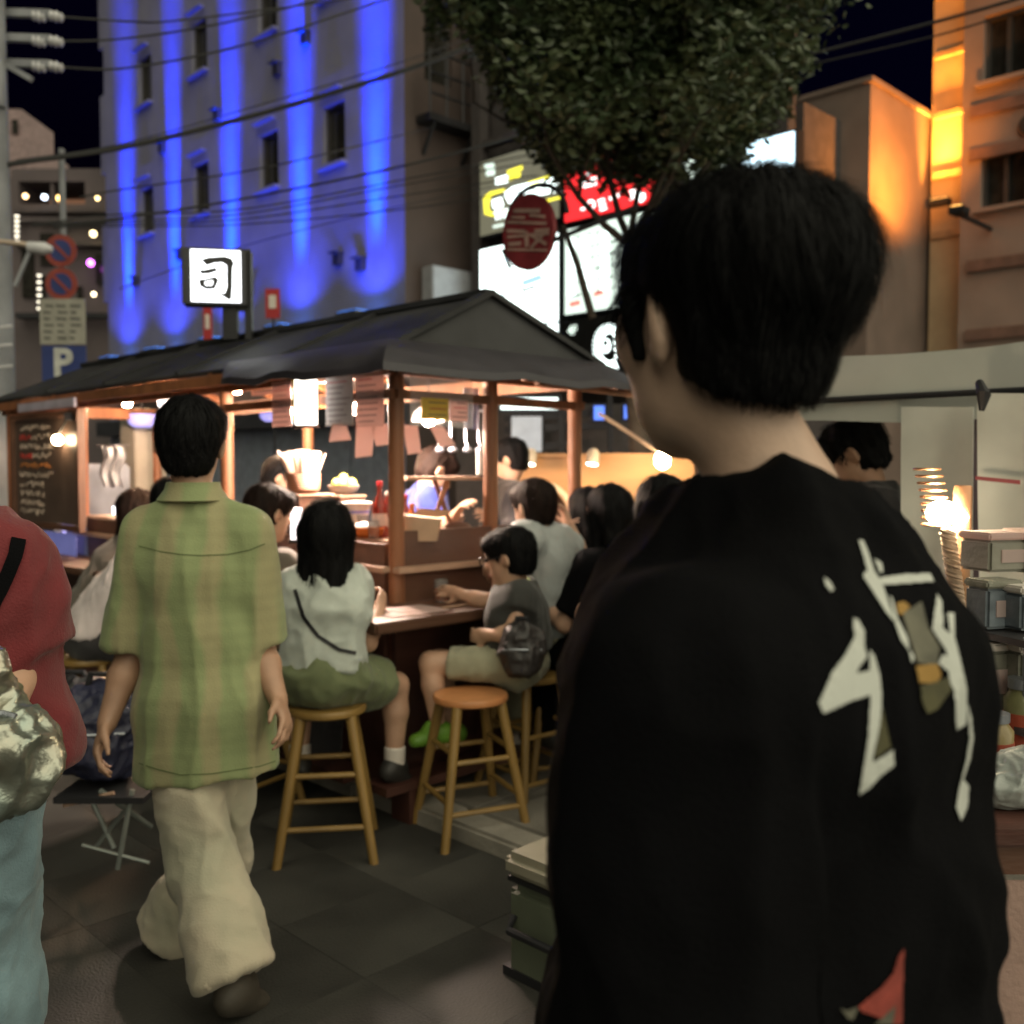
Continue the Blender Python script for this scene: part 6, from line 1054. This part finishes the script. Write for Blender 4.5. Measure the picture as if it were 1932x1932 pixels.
# cook in blue
J = J_(5.6, head=(822, 888, 5.5), neck=(808, 924, 5.55), shL=(812, 944, 5.42), shR=(788, 944, 5.72), elL=(838, 1000, 5.35), wrL=(862, 968, 5.25), elR=(800, 1005, 5.6), wrR=(838, 990, 5.4), pel=(790, 1085, 5.65), hipL=(796, 1100, 5.56), hipR=(784, 1100, 5.74), knL=(800, 1230, 5.56), anL=(798, 1346, 5.6), toeL=(812, 1360, 5.55), knR=(788, 1230, 5.74), anR=(788, 1346, 5.74), toeR=(802, 1360, 5.7))
person('cook in a blue shirt bending over the food between the posts', J, 52, (60, -38, 0), SKIN, 'short', HAIR_B, shirt=dict(m=BLUE, loose=.025, hem=.80, sleeve=.6, amp=.012), pants=dict(m=DARK), shoe=SHOE, face=True)
# helper behind the right post
J = J_(6.0, head=(962, 868), neck=(958, 912), shL=(968, 934, 5.86), shR=(942, 934, 6.14), elL=(975, 1000, 5.8), wrL=(945, 1005, 5.7), elR=(930, 1000, 6.1), wrR=(918, 980, 5.9), pel=(962, 1075), hipL=(966, 1090, 5.9), hipR=(958, 1090, 6.1), knL=(966, 1210, 5.9), anL=(966, 1315, 5.9), toeL=(950, 1328, 5.86), knR=(958, 1210, 6.1), anR=(958, 1315, 6.1), toeR=(942, 1326, 6.1))
person('stall helper in dark clothes looking left behind the right post', J, -60, (-70, -18, 0), SKIN_D, 'short', HAIR, shirt=dict(m=DARK, loose=.02, hem=.82, sleeve=1.5, amp=.01), pants=dict(m=DARK), shoe=SHOE, face=True)
# staff member deep inside
J = J_(6.1, head=(528, 902), neck=(518, 944), shL=(500, 962), shR=(538, 962, 6.2), elL=(492, 1015), wrL=(520, 1010, 5.9), elR=(552, 1015, 6.1), wrR=(560, 1000, 5.9), pel=(510, 1095, 6.2), hipL=(500, 1105, 6.2), hipR=(524, 1105, 6.25), knL=(500, 1225, 6.2), anL=(500, 1315, 6.2), toeL=(505, 1325, 6.1), knR=(524, 1225, 6.25), anR=(524, 1315, 6.25), toeR=(530, 1325, 6.15))
person('staff member with dark hair bending inside the stall beside the chopstick basket', J, 45, (70, -30, 0), SKIN, 'short', HAIR, shirt=dict(m=DARK, loose=.02, hem=.82, sleeve=.6, amp=.01), pants=dict(m=DARK), shoe=SHOE, face=True)
def seated(label, hx, hy, d, px, py, f, head, shirtd, pantm, hair='short', hm=HAIR, hl=.25, lean=None, skin=SKIN, face=False, sc=.92, seat_label=None):
    """a diner on a stool from head and seat points, elbows on the counter ahead"""
    H = np.array(P(hx, hy, d)); M0 = rotm(f); X, Yv = M0[:, 0], M0[:, 1]; PE = np.array(P(px, py, d)); PE = PE - Yv * .12
    N = H - np.array((0, 0, .17)) - Yv * .05; seat = PE[2]; stool(seat_label, PE[0], PE[1], R(f * 1.7), PE[2] - .10, ST_W); J = dict(head=H, neck=N, pel=PE)
    for s_, g_ in (('L', -1), ('R', 1)):
        sh = N + X * g_ * .155 - np.array((0, 0, .055)); el = sh + X * g_ * .07 + Yv * .1 - np.array((0, 0, .25)); wr = el + Yv * .2 - X * g_ * .08 + np.array((0, 0, .06)); hp_ = PE + X * g_ * .085 + Yv * .02 - np.array((0, 0, .02)); kn = hp_ + Yv * .38 + X * g_ * .04 - np.array((0, 0, .03)); an = kn - np.array((0, 0, min(.36, kn[2] - .12))) - Yv * .04; toe = an + Yv * .15 - np.array((0, 0, .05))
        J.update({'sh' + s_: sh, 'el' + s_: el, 'wr' + s_: wr, 'hip' + s_: hp_, 'kn' + s_: kn, 'an' + s_: an, 'toe' + s_: toe})
    return person(label, J, f, head, skin, hair, hm, hl, shirt=shirtd, pants=dict(m=pantm, r=(.095, .075, .075)), shoe=SHOE, b=sc, hs=.97, face=face, res=.010)
seated('diner with short brown hair between the man in green and the woman in white', 508, 968, 4.35, 498, 1262, 35, (42, -12, 0), dict(m=BROWNC, loose=.02, hem=.66, sleeve=.6, amp=.01), DARK, 'short', HAIR_B, seat_label='wooden stool under the diner partly hidden by the man in green')
seated('diner in a pale pink tee leaning forward behind the man in green', 330, 948, 5.05, 215, 1196, 55, (60, -8, 0), dict(m=PINKW, loose=.03, hem=.63, sleeve=.6, amp=.014), DARK, seat_label='wooden stool under the diner in the pale pink tee')
seated('woman with long brown hair in a brown jacket at the left of the stall', 262, 962, 5.9, 205, 1150, 55, (62, -12, 0), dict(m=BROWNC, loose=.02, hem=.62, sleeve=1.6, amp=.01), DARK, 'long', HAIR_B, .28, face=True, seat_label='wooden stool under the woman in the brown jacket')
seated('dark-haired diner farthest along the right counter', 1106, 966, 5.0, 1110, 1190, -45, (-45, -5, 0), dict(m=BLK, loose=.02, hem=.66, sleeve=.8, amp=.01), BLK, 'long', HAIR, .22, seat_label='wooden stool under the farthest diner of the right counter')
seated('long-haired diner in black second from the man in black', 1146, 968, 4.35, 1150, 1215, -45, (-40, -5, 0), dict(m=BLK, loose=.02, hem=.66, sleeve=.8, amp=.01), BLK, 'long', HAIR, .3, seat_label='wooden stool under the long-haired diner second from the man in black')
seated('long-haired diner in black right beside the man in black', 1246, 962, 3.6, 1246, 1262, -38, (-30, -5, 0), dict(m=BLK, loose=.03, hem=.66, sleeve=.8, amp=.012), BLK, 'long', HAIR, .34, seat_label='wooden stool under the long-haired diner beside the man in black')
# man under the tent
J = J_(3.75, head=(1612, 858), neck=(1648, 930, 3.7), shL=(1660, 968, 3.58), shR=(1640, 965, 3.9), elL=(1650, 1080, 3.5), wrL=(1600, 1120, 3.5), elR=(1620, 1080, 3.95), wrR=(1580, 1110, 3.9), pel=(1680, 1200, 3.7), hipL=(1682, 1240, 3.62), hipR=(1676, 1240, 3.8), knL=(1670, 1460, 3.62), anL=(1680, 1600, 3.62), toeL=(1640, 1630, 3.6), knR=(1664, 1460, 3.8), anR=(1672, 1565, 3.8), toeR=(1630, 1590, 3.8))
person('stooping man with shaggy black hair in dark clothes under the tent', J, -60, (-58, -30, 0), SKIN_D, 'short', HAIR, shirt=dict(m=DARK, loose=.03, hem=.78, sleeve=1.6, amp=.012), pants=dict(m=DARK), shoe=SHOE, hs=1.05, face=True, hairamp=.014)
# person in red at the left edge
J = J_(1.8, head=(-126, 876), neck=(-124, 996), shL=(-252, 1069), shR=(0, 1064), elL=(-302, 1240), wrL=(-262, 1400, 1.6), elR=(30, 1235, 1.82), wrR=(-2, 1390, 1.62), pel=(-112, 1420), hipL=(-182, 1470), hipR=(-54, 1470), knL=(-192, 1900, 1.75), anL=(-202, 2330, 1.82), toeL=(-212, 2390, 1.98), knR=(-50, 1900, 1.85), anR=(-46, 2310, 1.88), toeR=(-42, 2360, 2.02))
_, RSH, _ = person('person in a red tee and pale jeans cut off by the left edge', J, -4, (-8, 0, 0), SKIN, 'short', HAIR, shirt=dict(m=RED, loose=.045, hem=.95, sleeve=.9, sr=.035, amp=.016, fsc=(7, 7, 3)), pants=dict(m=JEAN, r=(.115, .11, .12), amp=.016), shoe=SHOE, res=.008)
SILV = mat('iridescent_foil', (.50, .43, .33), .30, .85, var=.0, scale=7, bump=.6, bscale=22, col2=(.30, .40, .37)); q = P(-46, 1365, 1.48)
e = empty('hip_bag', (q.x, q.y, q.z - .15), 0, 'shiny crinkled metallic bag worn by the person in red', 'bag')
S = SDF((-.26, -.2, -.24), (.26, .2, .24), .006); S.ell((-.06, 0, .02), (.10, .08, .14), k=.03); S.ell((.03, 0, -.05), (.075, .07, .075), k=.03); S.ell((-.12, 0, .06), (.08, .07, .13), k=.03); V_, Q_ = S.mesh(1); V_ = V_ + vnormals(V_, Q_) * (folds(V_ @ rotm(0, 0, 25), .020, (16, 16, 6), 31) + folds(V_ @ rotm(0, 0, 25), .009, (34, 34, 14), 32))[:, None]; V_ += np.array((0, 0, .15)); np_mesh('pouch', V_, Q_, SILV, e)
bb_ = BVHTree.FromPolygons([tuple(v) for v in V_], [tuple(int(k) for k in q_) for q_ in Q_]); zr = []
for k in range(17):
    x = -.16 + .02 * k; h = bb_.ray_cast(Vector((x, -.4, .19 - .25 * x)), Vector((0, 1, 0)))
    if h[0] is not None: zr.append(h[0] + Vector((0, -.004, 0)))
if len(zr) > 2: MB().tube(zr, .005, 6).build('zip', KM, e, smooth=True)
MB().tube([(-.14, .02, .30), (-.16, .06, .40), (-.19, .12, .52)], .011, 6).build('strap', BLKN, e, smooth=True)
strap_on(RSH, 'shoulder_strap', 'wide black strap across the shoulder of the person in red', [(-250, 1380), (-190, 1310), (-120, 1240), (-60, 1190), (-14, 1140), (0, 1115), (14, 1085), (30, 1045), (36, 1015)], 14, .004, BLK)
# ------------------------------------------------------------------ the man in black in front
fx0 = P(1436, 880, .95); B0 = np.array((fx0.x, fx0.y, 0)); fb_ = -57; M0 = rotm(fb_); lc = lambda x, y, z: B0 + M0 @ np.array((x, y, 0)) + np.array((0, 0, z))
Mh = rotm(-26); hd = np.array(P(1362, 618, .94))
J = dict(head=hd, neck=lc(0, -.014, 1.456), shL=lc(-.175, .0, 1.315), shR=lc(.18, -.0, 1.335), elL=lc(-.206, -.005, 1.04), wrL=lc(-.185, .08, .84), elR=lc(.25, .0, 1.07), wrR=lc(.26, .12, .85), pel=lc(0, -.012, .92), hipL=lc(-.09, 0, .88), hipR=lc(.09, 0, .88), knL=lc(-.11, .12, .49), anL=lc(-.11, .06, .085), toeL=lc(-.12, .22, .035), knR=lc(.1, -.05, .49), anR=lc(.1, -.15, .085), toeR=lc(.11, .0, .035))
fg, fsh, fbase = person('man in a loose black top with a white brushstroke print on its back in front', J, fb_, (-26, 2, 0), SKIN_P, None, HAIR, shirt=dict(m=BLK, loose=.05, hem=.78, sleeve=1.9, sr=.022, amp=.019, flare=.02, fsc=(6, 6, 2.0), neckr=.068, res=.007, deep=.015, belly=-.002, ks=.012, topz=.014), pants=dict(m=cloth('rust_check_cloth', (.30, .07, .045), col2=(.34, .27, .18)), r=(.11, .1, .1)), shoe=SHOE, res=.006, hs=1.0, cheek=True)
hc = hd; hpf = lambda x, y, z: hc + Mh @ np.array((x, y, z)); S = SDF(hc - .2, hc + .22, .005)
S.ell(hpf(0, -.04, .05), (.097, .118, .080), Mh, .02); S.ell(hpf(0, .042, .066), (.074, .06, .05), Mh, .03); S.ell(hpf(0, -.046, -.005), (.079, .072, .1), Mh, .03)
S.plane(hpf(0, -.10, -.084), Mh @ np.array((0, .42, -1.))); S.ell(hpf(0, .12, -.055), (.10, .085, .085), Mh, .012, 'sub')
for sg in (-1, 1):
    S.ell(hpf(sg * .105, -.002, -.03), (.046, .04, .052), Mh, .008, 'sub'); S.econe(hpf(sg * .078, .032, .02), hpf(sg * .077, .026, -.028), .016, .007, k=.01)
V_, Q_ = S.mesh(1); N_ = vnormals(V_, Q_); L_ = (V_ - hc) @ Mh; V_ = V_ + N_ * (.007 * (vnoise(L_ * np.array((34, 34, 9)), 5) - .45) + .004 * (vnoise(L_ * np.array((90, 90, 14)), 6) - .5))[:, None]; hair_o = np_mesh('hair', V_, Q_, HAIR, fg, fbase)
skp = lambda l: (abs(l[0]) > .05 and l[2] < .012 and l[1] > -.05) or l[1] > .075
SV, SF = strands(V_, vnormals(V_, Q_), hc, Mh, 1., 9000, False, .0009, .0055, .025, .06, skp, 3); np_mesh('hair_strands', SV, SF, HAIR, fg, fbase)['kind'] = 'stuff'
# brushed print on the back of the top, laid onto the cloth
bv = BVHTree.FromPolygons([tuple(v) for v in fsh[0]], [tuple(int(i) for i in q) for q in fsh[1]])
def inside(x, y, poly):
    c_ = False; j = len(poly) - 1
    for i in range(len(poly)):
        if (poly[i][1] > y) != (poly[j][1] > y) and x < (poly[j][0] - poly[i][0]) * (y - poly[i][1]) / (poly[j][1] - poly[i][1]) + poly[i][0]: c_ = not c_
        j = i
    return c_
def printed(name, poly, m, step=1.6, off=.0022):
    x0, x1 = min(p[0] for p in poly), max(p[0] for p in poly); y0, y1 = min(p[1] for p in poly), max(p[1] for p in poly); idx = {}; vs = []; fs = []; cp = Vector((0, 0, CAMZ))
    def vert(i, j):
        if (i, j) in idx: return idx[(i, j)]
        r = ray(x0 + i * step, y0 + j * step).normalized(); h = bv.ray_cast(cp, r); idx[(i, j)] = None
        if h[0] is not None: nn_ = h[1] if h[1].dot(r) < 0 else -h[1]; vs.append(h[0] + nn_ * off); idx[(i, j)] = len(vs) - 1
        return idx[(i, j)]
    for i in range(int((x1 - x0) / step) + 1):
        for j in range(int((y1 - y0) / step) + 1):
            if inside(x0 + (i + .5) * step, y0 + (j + .5) * step, poly):
                q = [vert(i, j), vert(i + 1, j), vert(i + 1, j + 1), vert(i, j + 1)]
                if None not in q and max((vs[q[0]] - vs[a]).length for a in q[1:]) < .02: fs.append(q)
    if fs:
        me = bpy.data.meshes.new(name); me.from_pydata([tuple(v - Vector(fbase)) for v in vs], [], fs); me.polygons.foreach_set('use_smooth', [True] * len(fs)); me.materials.append(m); obj(name, me, fg)
PW = mat('print_white', (.52, .54, .50), .75, var=.08, bump=.1); PO = mat('print_ochre', (.33, .19, .045), .8); PGR = mat('print_grey', (.12, .115, .085), .8, var=.3, scale=40); POL = mat('print_olive', (.075, .07, .03), .8, var=.3, scale=40)
zz = lambda pts: [(1421 + x * .2646, 958 + y * .2646) for x, y in pts]
for pts in ([(740, 240), (770, 240), (800, 310), (850, 460), (905, 540), (985, 780), (990, 820), (930, 745), (820, 575), (770, 500), (775, 465), (800, 460)], [(850, 370), (905, 405), (912, 470), (890, 470)], [(880, 510), (1080, 485), (1250, 478), (1278, 535), (1100, 550), (890, 560)], [(500, 510), (535, 530), (570, 595), (545, 605), (508, 560)], [(962, 630), (985, 660), (1020, 800), (1085, 930), (1100, 1030), (1040, 950), (1000, 830)],
            [(700, 790), (730, 800), (775, 880), (775, 990), (795, 1060), (735, 1140), (720, 1180), (810, 1160), (815, 1010), (850, 1060), (890, 1200), (905, 1360), (890, 1560), (835, 1790), (850, 1810), (960, 1740), (985, 1720), (1000, 1830), (900, 1900), (820, 1990), (745, 2040), (770, 1860), (805, 1620), (820, 1330), (700, 1370), (485, 1465), (455, 1390), (560, 1160), (650, 1040), (710, 930)],
            [(1300, 625), (1335, 680), (1340, 860), (1390, 905), (1370, 760), (1420, 760), (1420, 930), (1460, 1080), (1505, 1290), (1500, 1540), (1430, 1580), (1420, 1300), (1395, 1260), (1380, 1170), (1310, 1110), (1340, 1050), (1375, 1060), (1360, 1010), (1300, 920), (1268, 870)], [(1100, 1015), (1130, 1060), (1125, 1110), (1105, 1090)], [(1508, 1390), (1535, 1480), (1552, 1640), (1530, 1780), (1480, 1930), (1520, 1980), (1510, 2130), (1465, 2230), (1430, 2130), (1450, 2000), (1500, 1800), (1525, 1640)]): printed('back_print', zz(pts), PW)
printed('back_print', zz([(1050, 760), (1190, 680), (1240, 860), (1320, 1000), (1300, 1120), (1160, 1110), (1110, 960)]), PGR); printed('back_print', zz([(1010, 690), (1060, 675), (1110, 710), (1050, 770), (1020, 760)]), PO); printed('back_print', zz([(1145, 1130), (1300, 1110), (1330, 1190), (1300, 1255), (1170, 1250)]), PO); printed('back_print', zz([(1180, 1270), (1380, 1210), (1400, 1300), (1300, 1440), (1230, 1470), (1190, 1380)]), POL); printed('back_print', zz([(910, 1420), (970, 1700), (850, 1790), (880, 1580)]), POL)
z2 = lambda pts: [(1421 + x * .2646, 1421 + y * .2646) for x, y in pts]
printed('back_print', z2([(740, 1800), (900, 1660), (985, 1560), (1020, 1440), (1060, 1380), (1050, 1660), (1045, 1925), (980, 1925), (1000, 1790), (900, 1880), (760, 1830)]), mat('print_red', (.30, .05, .035), .8, var=.3, scale=30)); printed('back_print', z2([(850, 1925), (900, 1880), (1000, 1790), (978, 1925)]), PGR); printed('back_print', z2([(610, 1810), (650, 1830), (740, 1800), (700, 1890), (660, 1880)]), PGR)
